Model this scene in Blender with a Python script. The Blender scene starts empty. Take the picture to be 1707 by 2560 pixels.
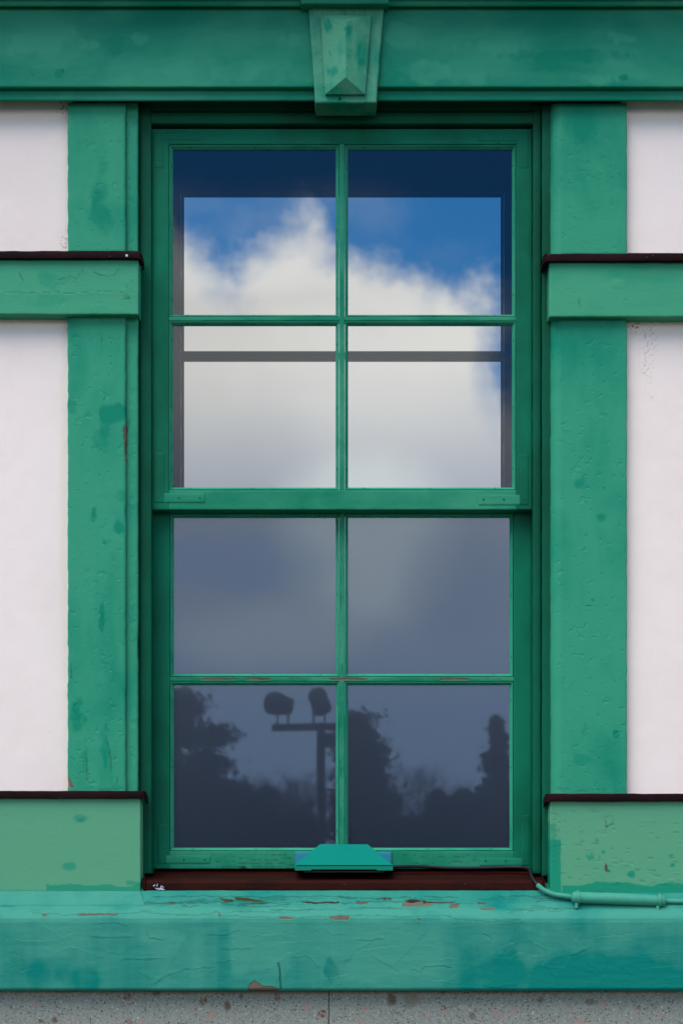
import bpy, math, random
import numpy as np

# ------------------------------------------------------------------ camera, world, sun
D0 = 5.0          # metres from camera to the plaster plane (y = 0)
CX, HY = 853.5, 2180.0   # measured vanishing point of the facade, in facade millimetres
ZH = 1.55         # eye height
sc = bpy.context.scene
C = sc.collection
R = math.radians

def sca(d): return (D0 + d) / D0 / 1000.0
def WX(px, d=0.0): return (px - CX) * sca(d)
def WZ(py, d=0.0): return ZH + (HY - py) * sca(d)

cam = bpy.data.cameras.new('camera'); camo = bpy.data.objects.new('camera', cam); C.objects.link(camo)
camo.location = (0, -D0, ZH); camo.rotation_euler = (R(90), 0, 0)
cam.sensor_fit = 'VERTICAL'; cam.sensor_height = 36; cam.lens = 36 * D0 / 2.56
cam.shift_y = (HY - 1280) / 2560.0
cam.clip_start = 0.05; cam.clip_end = 3000
cam.dof.use_dof = True; cam.dof.focus_distance = D0 - 0.02; cam.dof.aperture_fstop = 9.0
sc.camera = camo

SUN_EL, SUN_AZ = 52, -38     # elevation, azimuth left of the facade normal (degrees)
world = bpy.data.worlds.new('World'); sc.world = world; world.use_nodes = True

class NT:
    """tiny node-building helper"""
    def __init__(s, tree): s.t = tree; s.t.nodes.clear()
    def n(s, typ, ins=None, **kw):
        nd = s.t.nodes.new(typ)
        for k, v in kw.items(): setattr(nd, k, v)
        for k, v in (ins or {}).items(): s.set(nd.inputs[k], v)
        return nd
    def set(s, sock, v):
        if hasattr(v, 'is_output'): s.t.links.new(v, sock)
        elif isinstance(v, (tuple, list)) and sock.type == 'RGBA' and len(v) == 3: sock.default_value = (*v, 1)
        else: sock.default_value = v
    def m(s, op, a, b=0.0, c=0.0, clamp=False):
        nd = s.t.nodes.new('ShaderNodeMath'); nd.operation = op; nd.use_clamp = clamp
        for i, v in enumerate((a, b, c)): s.set(nd.inputs[i], v)
        return nd.outputs[0]
    def ss(s, x, lo, hi, a=0.0, b=1.0):
        nd = s.t.nodes.new('ShaderNodeMapRange'); nd.interpolation_type = 'SMOOTHSTEP'
        for i, v in enumerate((x, lo, hi, a, b)): s.set(nd.inputs[i], v)
        return nd.outputs[0]
    def mix(s, f, a, b, mode='MIX'):
        nd = s.t.nodes.new('ShaderNodeMix'); nd.data_type = 'RGBA'; nd.blend_type = mode
        s.set(nd.inputs[0], f); s.set(nd.inputs[6], a); s.set(nd.inputs[7], b)
        return nd.outputs[2]
    def vec(s, x, y, z):
        nd = s.t.nodes.new('ShaderNodeCombineXYZ')
        for i, v in enumerate((x, y, z)): s.set(nd.inputs[i], v)
        return nd.outputs[0]
    def noise(s, v, scale, det=4, rough=0.55, dist=0.0):
        nd = s.n('ShaderNodeTexNoise', {'Vector': v, 'Scale': scale, 'Detail': det, 'Roughness': rough, 'Distortion': dist})
        return nd.outputs['Fac']
    def mapv(s, v, sc_=(1, 1, 1), loc=(0, 0, 0)):
        return s.n('ShaderNodeMapping', {'Vector': v, 'Scale': sc_, 'Location': loc}).outputs[0]

def build_world():
    w = NT(world.node_tree)
    sky = w.n('ShaderNodeTexSky', sky_type='NISHITA'); sky.sun_disc = False
    sky.sun_elevation = R(SUN_EL); sky.sun_rotation = R(180 - SUN_AZ); sky.air_density = 1.0; sky.dust_density = 0.3; sky.ozone_density = 2.2
    tc = w.n('ShaderNodeTexCoord').outputs['Generated']
    sx = w.n('ShaderNodeSeparateXYZ', {0: tc})
    dx, dy, dz = sx.outputs
    ady = w.m('MAXIMUM', w.m('ABSOLUTE', dy), 0.08)
    u = w.m('DIVIDE', dx, ady); v = w.m('DIVIDE', dz, ady)
    uv = w.vec(u, v, w.m('MULTIPLY', w.m('SIGN', dy), 3.0))
    n1 = w.noise(uv, 14, 7, 0.55); n2 = w.noise(uv, 5.5, 5, 0.5); n3 = w.noise(w.mapv(uv, (1, 1, 1), (5, 2, 9)), 30, 5, 0.6)
    # cloud-top height as a function of azimuth
    fc = w.t.nodes.new('ShaderNodeFloatCurve')
    cu = fc.mapping.curves[0]
    pts = [(0, .30), (.28, .325), (.33, .318), (.37, .311), (.405, .303), (.435, .316), (.46, .326), (.48, .328), (.505, .312), (.54, .304), (.56, .296), (.60, .286), (.66, .280), (.8, .30), (1, .33)]
    while len(cu.points) > 2: cu.points.remove(cu.points[0])
    cu.points[0].location = pts[0]; cu.points[1].location = pts[-1]
    for p in pts[1:-1]: cu.points.new(*p)
    fc.mapping.update()
    uu = w.m('ADD', w.m('MULTIPLY', u, 1.6), 0.5, clamp=True)
    w.set(fc.inputs['Value'], uu)
    vb = fc.outputs[0]
    e = w.m('SUBTRACT', vb, v)
    e = w.m('ADD', e, w.m('MULTIPLY', w.m('SUBTRACT', n1, 0.5), 0.11))
    e = w.m('ADD', e, w.m('MULTIPLY', w.m('SUBTRACT', n3, 0.5), 0.05))
    mask = w.ss(e, -0.020, 0.024)
    # thin veil above the cloud bank
    veil = w.m('MULTIPLY', w.ss(n2, 0.45, 0.70), w.ss(e, -0.055, 0.0, 0.0, 0.55))
    veil = w.m('MULTIPLY', veil, w.ss(v, 0.352, 0.328))
    mask = w.m('MAXIMUM', mask, veil)
    # patchy cover higher up
    n4 = w.noise(w.mapv(tc, (1, 1, 2.0), (3, 1, 4)), 2.6, 6, 0.55)
    high = w.m('MULTIPLY', w.ss(n4, 0.44, 0.62), w.ss(v, 0.42, 0.7))
    mask = w.m('MAXIMUM', mask, w.m('MULTIPLY', high, 0.85))
    # blue gaps in the bank
    def gap(cu_, cv_, ru, rv, amt):
        a = w.m('DIVIDE', w.m('SUBTRACT', u, cu_), ru); b = w.m('DIVIDE', w.m('SUBTRACT', v, cv_), rv)
        r2 = w.m('ADD', w.m('MULTIPLY', a, a), w.m('MULTIPLY', b, b))
        r2 = w.m('ADD', r2, w.m('MULTIPLY', w.m('SUBTRACT', n3, 0.5), 2.5))
        return w.ss(r2, -0.3, 1.7, amt, 0.0)
    g = w.m('MAXIMUM', gap(0.068, 0.238, 0.022, 0.012, 0.0), gap(0.078, 0.250, 0.012, 0.030, 0.5))
    g = w.m('MAXIMUM', g, gap(0.084, 0.252, 0.012, 0.030, 1.0))
    g = w.m('MAXIMUM', g, gap(-0.05, 0.155, 0.05, 0.015, 0.35))
    mask = w.m('MULTIPLY', mask, w.m('SUBTRACT', 1.0, g))
    # grey bases and bluish far cloud low down
    gray = w.m('MULTIPLY', w.ss(v, 0.17, 0.265), w.ss(n2, 0.25, 0.62, 0.72, 1.06))
    leftgray = w.ss(w.m('ADD', u, w.m('MULTIPLY', w.m('SUBTRACT', n2, .5), .3)), -0.06, 0.03, 0.86, 1.0)
    low = w.ss(v, 0.235, 0.30)
    leftgray = w.m('MAXIMUM', leftgray, low)
    col = w.mix(gray, (1.02, 1.07, 1.18), (1.94, 1.80, 1.60))
    col = w.mix(1.0, col, w.vec(leftgray, leftgray, leftgray), 'MULTIPLY')
    lowblue = w.ss(w.m('ADD', v, w.m('MULTIPLY', w.m('SUBTRACT', n2, .5), .10)), 0.05, 0.17)
    col = w.mix(lowblue, (0.62, 0.82, 1.12), col)
    def glow(cu_, cv_, ru, rv, lo_, hi_):
        a = w.m('DIVIDE', w.m('SUBTRACT', u, cu_), ru); b = w.m('DIVIDE', w.m('SUBTRACT', v, cv_), rv)
        r2 = w.m('ADD', w.m('ADD', w.m('MULTIPLY', a, a), w.m('MULTIPLY', b, b)), w.m('MULTIPLY', w.m('SUBTRACT', n1, 0.5), 1.6))
        return w.ss(r2, 0.0, 1.6, hi_, lo_)
    col = w.mix(glow(0.012, 0.168, 0.045, 0.042, 0, .95), col, (1.62, 1.66, 1.56))
    col = w.mix(glow(-0.036, 0.118, 0.050, 0.020, 0, .55), col, (1.35, 1.42, 1.42))
    col = w.mix(glow(0.06, 0.145, 0.030, 0.03, 0, .5), col, (0.55, 0.68, 0.95))
    col = w.mix(glow(-0.065, 0.155, 0.035, 0.03, 0, .45), col, (0.70, 0.72, 0.95))
    skyc = w.mix(1.0, sky.outputs[0], (0.030, 0.100, 0.145), 'MULTIPLY')
    col = w.mix(mask, skyc, col)
    # below the horizon
    bg = w.n('ShaderNodeBackground', {'Color': w.mix(1.0, col, (10, 10, 10), 'MULTIPLY'), 'Strength': 0.10})
    w.n('ShaderNodeOutputWorld', {'Surface': bg.outputs[0]})
build_world()

sun = bpy.data.lights.new('sun', 'SUN'); suno = bpy.data.objects.new('sun', sun); C.objects.link(suno)
sun.energy = 2.1; sun.angle = R(45); sun.color = (1.0, 0.93, 0.86)
suno.rotation_euler = (R(90 - SUN_EL), 0, R(SUN_AZ))   # light travels towards +y and down, from the upper left
suno.location = (-3, -6, 8)
sc.view_settings.view_transform = 'Standard'; sc.view_settings.look = 'None'
sc.view_settings.exposure = 0.50; sc.view_settings.gamma = 1.0

# ------------------------------------------------------------------ helpers
def tag(o, label=None, cat=None, group=None, kind=None):
    if label: o['label'] = label
    if cat: o['category'] = cat
    if group: o['group'] = group
    if kind: o['kind'] = kind
    return o
def thing(name, label, cat, loc=(0, 0, 0), group=None):
    o = bpy.data.objects.new(name, None); C.objects.link(o); o.empty_display_size = 0.1
    o.location = loc
    return tag(o, label, cat, group)

rng = np.random.RandomState(7)
LAT = rng.rand(256, 256)
def vnoise(x, y):
    xi = np.floor(x).astype(int); yi = np.floor(y).astype(int)
    fx = x - xi; fy = y - yi
    fx = fx * fx * (3 - 2 * fx); fy = fy * fy * (3 - 2 * fy)
    a = LAT[yi % 256, xi % 256]; b = LAT[yi % 256, (xi + 1) % 256]
    c = LAT[(yi + 1) % 256, xi % 256]; d = LAT[(yi + 1) % 256, (xi + 1) % 256]
    return (a * (1 - fx) + b * fx) * (1 - fy) + (c * (1 - fx) + d * fx) * fy
def fbm(x, y, o=3):
    s = 0; a = 0.5
    for i in range(o):
        s = s + a * (vnoise(x + 17.3 * i, y + 31.7 * i) - 0.5); x = x * 2.03; y = y * 2.03; a *= 0.5
    return s

FEATS = {}
def feat(layer, **kw): FEATS.setdefault(layer, []).append(kw)

def seg_dist(px, py, pts):
    best = np.full(px.shape, 1e9); side = np.zeros(px.shape)
    for (ax, ay), (bx, by) in zip(pts[:-1], pts[1:]):
        vx, vy = bx - ax, by - ay; L2 = vx * vx + vy * vy + 1e-9
        t = np.clip(((px - ax) * vx + (py - ay) * vy) / L2, 0, 1)
        dx = px - (ax + t * vx); dy = py - (ay + t * vy)
        d = np.sqrt(dx * dx + dy * dy)
        m = d < best
        best = np.where(m, d, best); side = np.where(m, np.sign(vx * dy - vy * dx), side)
    return best, side
def inpoly(px, py, poly):
    ins = np.zeros(px.shape, bool); n = len(poly)
    for i in range(n):
        x1, y1 = poly[i]; x2, y2 = poly[(i + 1) % n]
        if y1 == y2: continue
        c = ((y1 > py) != (y2 > py)) & (px < (x2 - x1) * (py - y1) / (y2 - y1) + x1)
        ins ^= c
    return ins

def apply_feats(layers, px, py):
    """height (mm outward), fade, chip, dark for facade-millimetre coordinates"""
    h = np.zeros(px.shape); fade = np.zeros(px.shape); chip = np.zeros(px.shape); dark = np.zeros(px.shape)
    for ly in layers:
        for f in FEATS.get(ly, []):
            t = f['t']
            if t == 'crack':
                P = f['p']; xs = [p[0] for p in P]; ys = [p[1] for p in P]; R_ = 30
                m = (px > min(xs) - R_) & (px < max(xs) + R_) & (py > min(ys) - R_) & (py < max(ys) + R_)
                if not m.any(): continue
                x = px[m]; y = py[m]
                jx = x + 5 * fbm(x / 14, y / 14); jy = y + 9 * fbm(x / 16 + 40, y / 9)
                d, s = seg_dist(jx, jy, P)
                wd = f.get('w', 1.6)
                k = np.exp(-(d / wd) ** 2)
                lift = f.get('lift', 1.0)
                h[m] += lift * np.exp(-d / 7.0) * (s * f.get('side', 1) > 0) - 0.7 * k * abs(lift)
                dark[m] = np.maximum(dark[m], k * f.get('dark', 0.5))
            elif t == 'chip':
                P = f['p']; xs = [p[0] for p in P]; ys = [p[1] for p in P]
                m = (px > min(xs) - 12) & (px < max(xs) + 12) & (py > min(ys) - 12) & (py < max(ys) + 12)
                if not m.any(): continue
                x = px[m]; y = py[m]; j = f.get('j', 4)
                jx = x + j * 2 * fbm(x / 7, y / 7); jy = y + j * 2 * fbm(x / 8 + 9, y / 8 + 77)
                i = inpoly(jx, jy, P)
                d, s = seg_dist(jx, jy, P + [P[0]])
                chip[m] = np.maximum(chip[m], np.where(i, f.get('c', 1.0), 0))
                dark[m] = np.maximum(dark[m], np.where(i, f.get('dark', 0), 0))
                h[m] += np.where(i, -1.0, 0.8 * np.exp(-d / 4))
            elif t == 'band':
                x0, x1, y0, y1 = f['b']; A_ = f.get('amp', 6)
                jx = px + A_ * 2 * fbm(py / 25 + x0, px / 90, 4); jy = py + A_ * 2 * fbm(px / 45 + y0, py / 60, 4)
                w_ = f.get('soft', 1.5)
                k = np.clip((jx - x0) / w_, 0, 1) * np.clip((x1 - jx) / w_, 0, 1) * np.clip((jy - y0) / w_, 0, 1) * np.clip((y1 - jy) / w_, 0, 1)
                fade += f['fade'] * k
            elif t == 'blob':
                cx, cy = f['c']; rx, ry = f['r']
                m = (abs(px - cx) < 2.2 * rx) & (abs(py - cy) < 2.2 * ry)
                if not m.any(): continue
                x = px[m]; y = py[m]; s_ = max(min(rx, ry), 6)
                q = ((x - cx) / rx) ** 2 + ((y - cy) / ry) ** 2 + f.get('n', 1.0) * 2 * fbm(x / s_ + cx, y / s_ * .7 + cy)
                k = np.clip(1.2 - q, 0, 1); k = k * k * (3 - 2 * k) if f.get('soft', 1) else (k > 0.3) * 1.0
                fade[m] += f.get('fade', 0) * k; h[m] += f.get('h', 0) * k
                dark[m] = np.maximum(dark[m], f.get('dark', 0) * k)
                chip[m] = np.maximum(chip[m], f.get('chip', 0) * k)
    return h, fade, chip, dark

class Acc:
    def __init__(s): s.v = []; s.f = []; s.mi = []; s.at = []; s.nv = 0; s.sm = []
    def add(s, V, F, at=None, mi=0, smooth=False):
        V = np.asarray(V, float); F = [tuple(int(i) + s.nv for i in f) for f in F]
        s.v.append(V); s.f += F; s.mi += [mi] * len(F); s.sm += [smooth] * len(F)
        s.at.append(at if at is not None else np.zeros((len(V), 3))); s.nv += len(V)
    def box(s, x0, x1, y0, y1, z0, z1, mi=0):
        V = [(x, y, z) for x in (x0, x1) for y in (y0, y1) for z in (z0, z1)]
        s.add(V, [(0, 1, 3, 2), (4, 6, 7, 5), (0, 4, 5, 1), (2, 3, 7, 6), (0, 2, 6, 4), (1, 5, 7, 3)], mi=mi)
    def build(s, name, mats, parent=None, bevel=0):
        me = bpy.data.meshes.new(name)
        V = np.concatenate(s.v); me.from_pydata(V.tolist(), [], s.f)
        A = np.concatenate(s.at)
        for i, nm in enumerate(('fade', 'chip', 'dark')):
            a = me.attributes.new(nm, 'FLOAT', 'POINT'); a.data.foreach_set('value', A[:, i].astype(np.float32))
        if not isinstance(mats, (list, tuple)): mats = [mats]
        for m in mats: me.materials.append(m)
        me.polygons.foreach_set('material_index', s.mi); me.polygons.foreach_set('use_smooth', s.sm)
        me.update()
        o = bpy.data.objects.new(name, me); C.objects.link(o)
        if parent: o.parent = parent; o.location = -parent.location if parent.parent is None else (0, 0, 0)
        if bevel:
            b = o.modifiers.new('bevel', 'BEVEL'); b.width = bevel; b.segments = 2; b.limit_method = 'ANGLE'
        return o

def lines(a, b, res, coarse=60, lo=-30, hi=1740):
    """sample positions: fine inside the photographed span, coarse beyond it"""
    out = []
    def rngf(p, q, st):
        if q - p < 1e-6: return []
        n = max(1, int(round((q - p) / st))); return list(np.linspace(p, q, n + 1))
    if a < lo: out += rngf(a, min(b, lo), coarse)
    if b > lo and a < hi: out += rngf(max(a, lo), min(b, hi), res)
    if b > hi: out += rngf(max(a, hi), b, coarse)
    r = [out[0]]
    for x in out[1:]:
        if x - r[-1] > 1e-6: r.append(x)
    return r

def board(acc, x0, x1, y0, y1, front, back, bev=3.0, res=4.0, layers=(), wob=0.8, warp=None, seed=0, mi=0, bl=None, br=None, bumpy=0.25, backmi=None):
    """board with rounded edges, worn face and slightly uneven outline; x, y in facade millimetres, depths in metres"""
    def axis(a, b, fa, fb, hi=1740):
        P = [(a, back), (a, front + fa / 1000 * 1.6), (a, front + fa / 1000), (a + .3 * fa, front + .3 * fa / 1000)]
        inner = lines(a + fa, b - fb, res, hi=hi)
        P += [(p, front) for p in inner]
        P += [(b - .3 * fb, front + .3 * fb / 1000), (b, front + fb / 1000), (b, front + fb / 1000 * 1.6), (b, back)]
        return np.array(P)
    U = axis(x0, x1, bl or bev, br or bev); V = axis(y0, y1, bev, bev, 2600)
    gu, gv = np.meshgrid(U[:, 0], V[:, 0]); D = np.maximum(*np.meshgrid(U[:, 1], V[:, 1]))
    edge_u = np.minimum(abs(gu - x0), abs(gu - x1)) < bev + .5
    edge_v = np.minimum(abs(gv - y0), abs(gv - y1)) < bev + .5
    px = gu + np.where(edge_u, wob * 2 * fbm(gu / 30 + seed, gv / 22 + seed * 3), 0)
    py = gv + np.where(edge_v, wob * 2 * fbm(gu / 26 + seed + 50, gv / 30), 0)
    h, fade, chip, dark = apply_feats(layers, px, py)
    h = h + bumpy * 2 * fbm(px / 25 + seed, py / 25) 
    isf = D < front + bev / 1000 * 1.2
    Dd = D - np.where(isf, h / 1000, 0)
    if warp: px = warp(px, py)
    X = WX(px, front); Z = WZ(py, front)
    nv, nu = X.shape
    pts = np.stack([X, Dd, Z], -1).reshape(-1, 3)
    idx = np.arange(nv * nu).reshape(nv, nu)
    F = np.stack([idx[:-1, :-1], idx[1:, :-1], idx[1:, 1:], idx[:-1, 1:]], -1).reshape(-1, 4)
    acc.add(pts, F.tolist(), np.stack([fade, chip, dark], -1).reshape(-1, 3), mi, True)
    acc.add([(WX(p, front), back, WZ(q, front)) for p, q in ((x0, y0), (x1, y0), (x1, y1), (x0, y1))], [(0, 1, 2, 3)] if backmi is not None else [], mi=backmi or 0)

def sweep(acc, prof, x0, x1, res=3.0, layers=(), seed=0, sub=3.0, mi=0, ends=True, amp=0.5):
    """straight moulding along x from a profile of (py, depth) pairs"""
    P = [prof[0]]
    for a, b in zip(prof[:-1], prof[1:]):
        L = math.hypot(b[0] - a[0], (b[1] - a[1]) * 1000); n = max(1, int(round(L / sub)))
        P += [(a[0] + (b[0] - a[0]) * t / n, a[1] + (b[1] - a[1]) * t / n) for t in range(1, n + 1)]
    P = np.array(P); dpt = P[:, 1]; Zp = ZH + (HY - P[:, 0]) * (D0 + dpt) / D0 / 1000
    tz = np.gradient(Zp); td = np.gradient(dpt); ln = np.hypot(tz, td) + 1e-9
    nz, nd = td / ln, -tz / ln       # normal (toward camera has negative depth)
    sgn = np.where(nd > 0, -1, 1); nz = nz * sgn; nd = nd * sgn
    xs = np.array(lines(x0, x1, res))
    X = WX(xs, 0.0)
    XX, DD = np.meshgrid(X, dpt); _, ZZ = np.meshgrid(X, Zp)
    px = XX / ((D0 + DD) / D0 / 1000) + CX; py = HY - (ZZ - ZH) / ((D0 + DD) / D0 / 1000)
    h, fade, chip, dark = apply_feats(layers, px, py)
    h = h + amp * 2 * fbm(px / 40 + seed, py / 12)
    DD = DD + nd[:, None] * h / 1000; ZZ = ZZ + nz[:, None] * h / 1000
    nv, nu = XX.shape
    pts = np.stack([XX, DD, ZZ], -1).reshape(-1, 3); idx = np.arange(nv * nu).reshape(nv, nu)
    F = np.stack([idx[:-1, :-1], idx[1:, :-1], idx[1:, 1:], idx[:-1, 1:]], -1).reshape(-1, 4).tolist()
    acc.add(pts, F, np.stack([fade, chip, dark], -1).reshape(-1, 3), mi, True)
    if ends:
        for c in (0, nu - 1):
            V = pts.reshape(nv, nu, 3)[:, c]
            acc.add(V, [tuple(range(nv))], mi=mi)

def tube(acc, pts, r, n=10, mi=0, caps=True):
    pts = [np.array(p, float) for p in pts]; rr = r if isinstance(r, (list, tuple)) else [r] * len(pts)
    V = []; F = []
    for i, p in enumerate(pts):
        t = pts[min(i + 1, len(pts) - 1)] - pts[max(i - 1, 0)]; t = t / (np.linalg.norm(t) + 1e-9)
        a = np.array([0, 0, 1.]) if abs(t[2]) < .9 else np.array([1., 0, 0])
        u = np.cross(t, a); u /= np.linalg.norm(u); w = np.cross(t, u)
        for k in range(n):
            q = 2 * math.pi * k / n; V.append(p + rr[i] * (math.cos(q) * u + math.sin(q) * w))
    for i in range(len(pts) - 1):
        for k in range(n): F.append((i * n + k, i * n + (k + 1) % n, (i + 1) * n + (k + 1) % n, (i + 1) * n + k))
    acc.add(V, F, mi=mi, smooth=True)
    if caps:
        acc.add(V[:n], [tuple(range(n))], mi=mi); acc.add(V[-n:], [tuple(range(n))], mi=mi)

def curve_pts(P, n=8):
    P = [np.array(p, float) for p in P]; Q = [P[0]] + P + [P[-1]]; out = []
    for i in range(1, len(Q) - 2):
        for t in np.linspace(0, 1, n, endpoint=False):
            a, b, c, d = Q[i - 1:i + 3]
            out.append(.5 * ((2 * b) + (-a + c) * t + (2 * a - 5 * b + 4 * c - d) * t * t + (-a + 3 * b - 3 * c + d) * t ** 3))
    out.append(P[-1]); return out

# ------------------------------------------------------------------ materials
def new_mat(name):
    m = bpy.data.materials.new(name); m.use_nodes = True; return m, NT(m.node_tree)
def finish(nt, **ins):
    bump = ins.pop('bump', None)
    b = nt.n('ShaderNodeBsdfPrincipled', {k: v for k, v in ins.items()})
    if bump: nt.set(b.inputs['Normal'], bump)
    nt.n('ShaderNodeOutputMaterial', {'Surface': b.outputs[0]})
    return b
def bump(nt, h, strength=0.3, dist=0.002, normal=None):
    ins = {'Height': h, 'Strength': strength, 'Distance': dist}
    if normal: ins['Normal'] = normal
    return nt.n('ShaderNodeBump', ins).outputs[0]

def paint(name, light, deep, axis='V', patch=3.0, bias=0.5, grain=0.5, dents=0.5, streaks=0.0, rough=0.42, knots=0.0, speck=0.3, lap=0.0):
    """weathered gloss paint over wood: faded and fresher patches, brush grain, dents, bare wood where chipped"""
    m, t = new_mat(name)
    pos = t.n('ShaderNodeTexCoord').outputs['Object']
    g = (1, 1, .10) if axis == 'V' else (.10, 1, 1)
    gv = t.mapv(pos, g)
    n1 = t.noise(pos, patch, 5, 0.55, 0.4)
    n2 = t.noise(t.mapv(pos, (1, 1, .45) if axis == 'V' else (.45, 1, 1), (3, 1, 7)), patch * 3.2, 5, 0.6, 0.6)
    gr = t.noise(gv, 130, 4, 0.65); gr2 = t.noise(gv, 34, 3, 0.5)
    f = t.m('ADD', t.m('MULTIPLY', n1, 0.6), t.m('MULTIPLY', n2, 0.4))
    f = t.m('ADD', f, bias - 0.5)
    f = t.ss(f, 0.36, 0.62)
    f = t.m('ADD', f, t.m('MULTIPLY', t.m('SUBTRACT', gr, 0.5), 0.28 * grain))
    if streaks:
        st = t.noise(t.mapv(pos, (1, 1, .04)), 16, 4, 0.6)
        st = t.ss(st, 0.36, 0.70); f = t.m('SUBTRACT', f, t.m('MULTIPLY', st, streaks))
    if lap:
        lp = t.noise(t.mapv(pos, (.6, 1, 1), (8, 2, 3)), 24, 3, .5)
        f = t.m('SUBTRACT', f, t.m('MULTIPLY', t.ss(lp, .58, .63), lap))
    fa = t.n('ShaderNodeAttribute', attribute_name='fade').outputs['Fac']
    ch = t.n('ShaderNodeAttribute', attribute_name='chip').outputs['Fac']
    dk = t.n('ShaderNodeAttribute', attribute_name='dark').outputs['Fac']
    f = t.m('ADD', f, fa, clamp=True)
    col = t.mix(f, deep, light)
    # fine dirt specks and pits
    sp = t.n('ShaderNodeTexVoronoi', {'Vector': pos, 'Scale': 90.0}).outputs['Distance']
    spn = t.noise(pos, 9, 2, 0.5)
    spm = t.m('MULTIPLY', t.ss(sp, 0.05, 0.13, 1.0, 0.0), t.ss(spn, 0.56, 0.66))
    spm = t.m('MULTIPLY', spm, speck)
    col = t.mix(spm, col, tuple(c * 0.25 for c in deep))
    # bare wood
    wn = t.noise(gv, 60, 4, 0.6)
    wood = t.mix(wn, (0.07, 0.050, 0.034), (0.22, 0.165, 0.12))
    chm = t.ss(ch, 0.35, 0.6)
    col = t.mix(chm, col, wood)
    col = t.mix(dk, col, (0.006, 0.012, 0.008))
    # relief
    db = t.noise(t.mapv(pos, (1, 1, 1), (11, 3, 2)), 62, 3, 0.5)
    dent = t.ss(db, 0.60, 0.72)
    fine = t.noise(pos, 240, 2, 0.5)
    h = t.m('ADD', t.m('MULTIPLY', gr, 0.5 * grain), t.m('MULTIPLY', dent, -1.1 * dents))
    h = t.m('ADD', h, t.m('MULTIPLY', gr2, 0.45 * grain))
    h = t.m('ADD', h, t.m('MULTIPLY', fine, 0.12))
    bm = bump(t, h, 0.6, 0.0012)
    ro = t.m('ADD', rough, t.m('MULTIPLY', f, 0.16)); ro = t.m('ADD', ro, t.m('MULTIPLY', chm, 0.3))
    finish(t, **{'Base Color': col, 'Roughness': ro, 'Specular IOR Level': 0.10, 'bump': bm})
    return m

LIGHT = (0.075, 0.350, 0.222); DEEP = (0.006, 0.235, 0.150)
M_pil = paint('green_paint_pilaster', (0.034, 0.280, 0.1583), (0.002, 0.205, 0.1170), 'V', 2.6, 0.56, 0.25, 1.0, speck=.35)
M_rail = paint('green_paint_rail', (0.052, 0.300, 0.1638), (0.005, 0.240, 0.1305), 'H', 3.5, 0.55, 0.55, 0.5)
M_block = paint('green_paint_block', (0.095, 0.310, 0.1711), (0.010, 0.240, 0.1350), 'H', 2.4, 0.62, 0.7, 0.35, speck=.6)
M_head = paint('green_paint_header', (0.034, 0.260, 0.1547), (0.0005, 0.180, 0.1035), 'H', 2.2, 0.47, 0.45, 0.25)
M_key = paint('green_paint_keystone', (0.075, 0.290, 0.1729), (0.004, 0.205, 0.1215), 'V', 12, 0.53, 0.3, 0.9, speck=.7)
M_sill = paint('green_paint_sill', (0.048, 0.265, 0.188), (0.001, 0.180, 0.140), 'H', 2.6, 0.56, 0.7, 0.3, streaks=.30, speck=.3)
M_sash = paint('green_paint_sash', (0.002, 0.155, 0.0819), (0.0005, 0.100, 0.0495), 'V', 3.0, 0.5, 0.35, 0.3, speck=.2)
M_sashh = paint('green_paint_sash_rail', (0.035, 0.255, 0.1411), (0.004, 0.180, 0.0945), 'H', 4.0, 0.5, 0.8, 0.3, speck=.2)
M_bead = paint('green_paint_bead', (0.035, 0.285, 0.1683), (0.004, 0.210, 0.1170), 'H', 6.0, 0.55, 0.3, 0.2, speck=.2)
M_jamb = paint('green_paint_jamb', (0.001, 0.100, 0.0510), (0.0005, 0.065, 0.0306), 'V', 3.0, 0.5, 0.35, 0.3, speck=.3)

def m_plaster():
    m, t = new_mat('pale_plaster'); pos = t.n('ShaderNodeTexCoord').outputs['Object']
    n = t.noise(pos, 1.7, 4, .5); n2 = t.noise(pos, 12, 4, .6)
    col = t.mix(t.ss(t.m('ADD', t.m('MULTIPLY', n, .7), t.m('MULTIPLY', n2, .3)), .35, .65), (0.80, 0.675, 0.605), (0.85, 0.725, 0.655))
    dk = t.n('ShaderNodeAttribute', attribute_name='dark').outputs['Fac']
    sp = t.ss(t.noise(pos, 130, 2, .5), 0.52, 0.60)
    col = t.mix(t.m('MULTIPLY', t.m('MULTIPLY', dk, sp), .8), col, (0.28, 0.13, 0.05))
    fa = t.n('ShaderNodeAttribute', attribute_name='fade').outputs['Fac']
    col = t.mix(t.m('MULTIPLY', fa, .5), col, (0.62, 0.48, 0.34))
    v = t.n('ShaderNodeTexVoronoi', {'Vector': pos, 'Scale': 26.0}).outputs['Distance']
    col = t.mix(t.m('MULTIPLY', t.ss(v, 0.02, 0.05, 1, 0), .35), col, (0.3, 0.22, 0.2))
    bm = bump(t, t.m('ADD', t.noise(pos, 300, 3, .6), t.m('MULTIPLY', t.noise(pos, 30, 3, .5), .6)), .35, .0012)
    finish(t, **{'Base Color': col, 'Roughness': .75, 'Specular IOR Level': .2, 'bump': bm}); return m
M_plaster = m_plaster()

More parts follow.
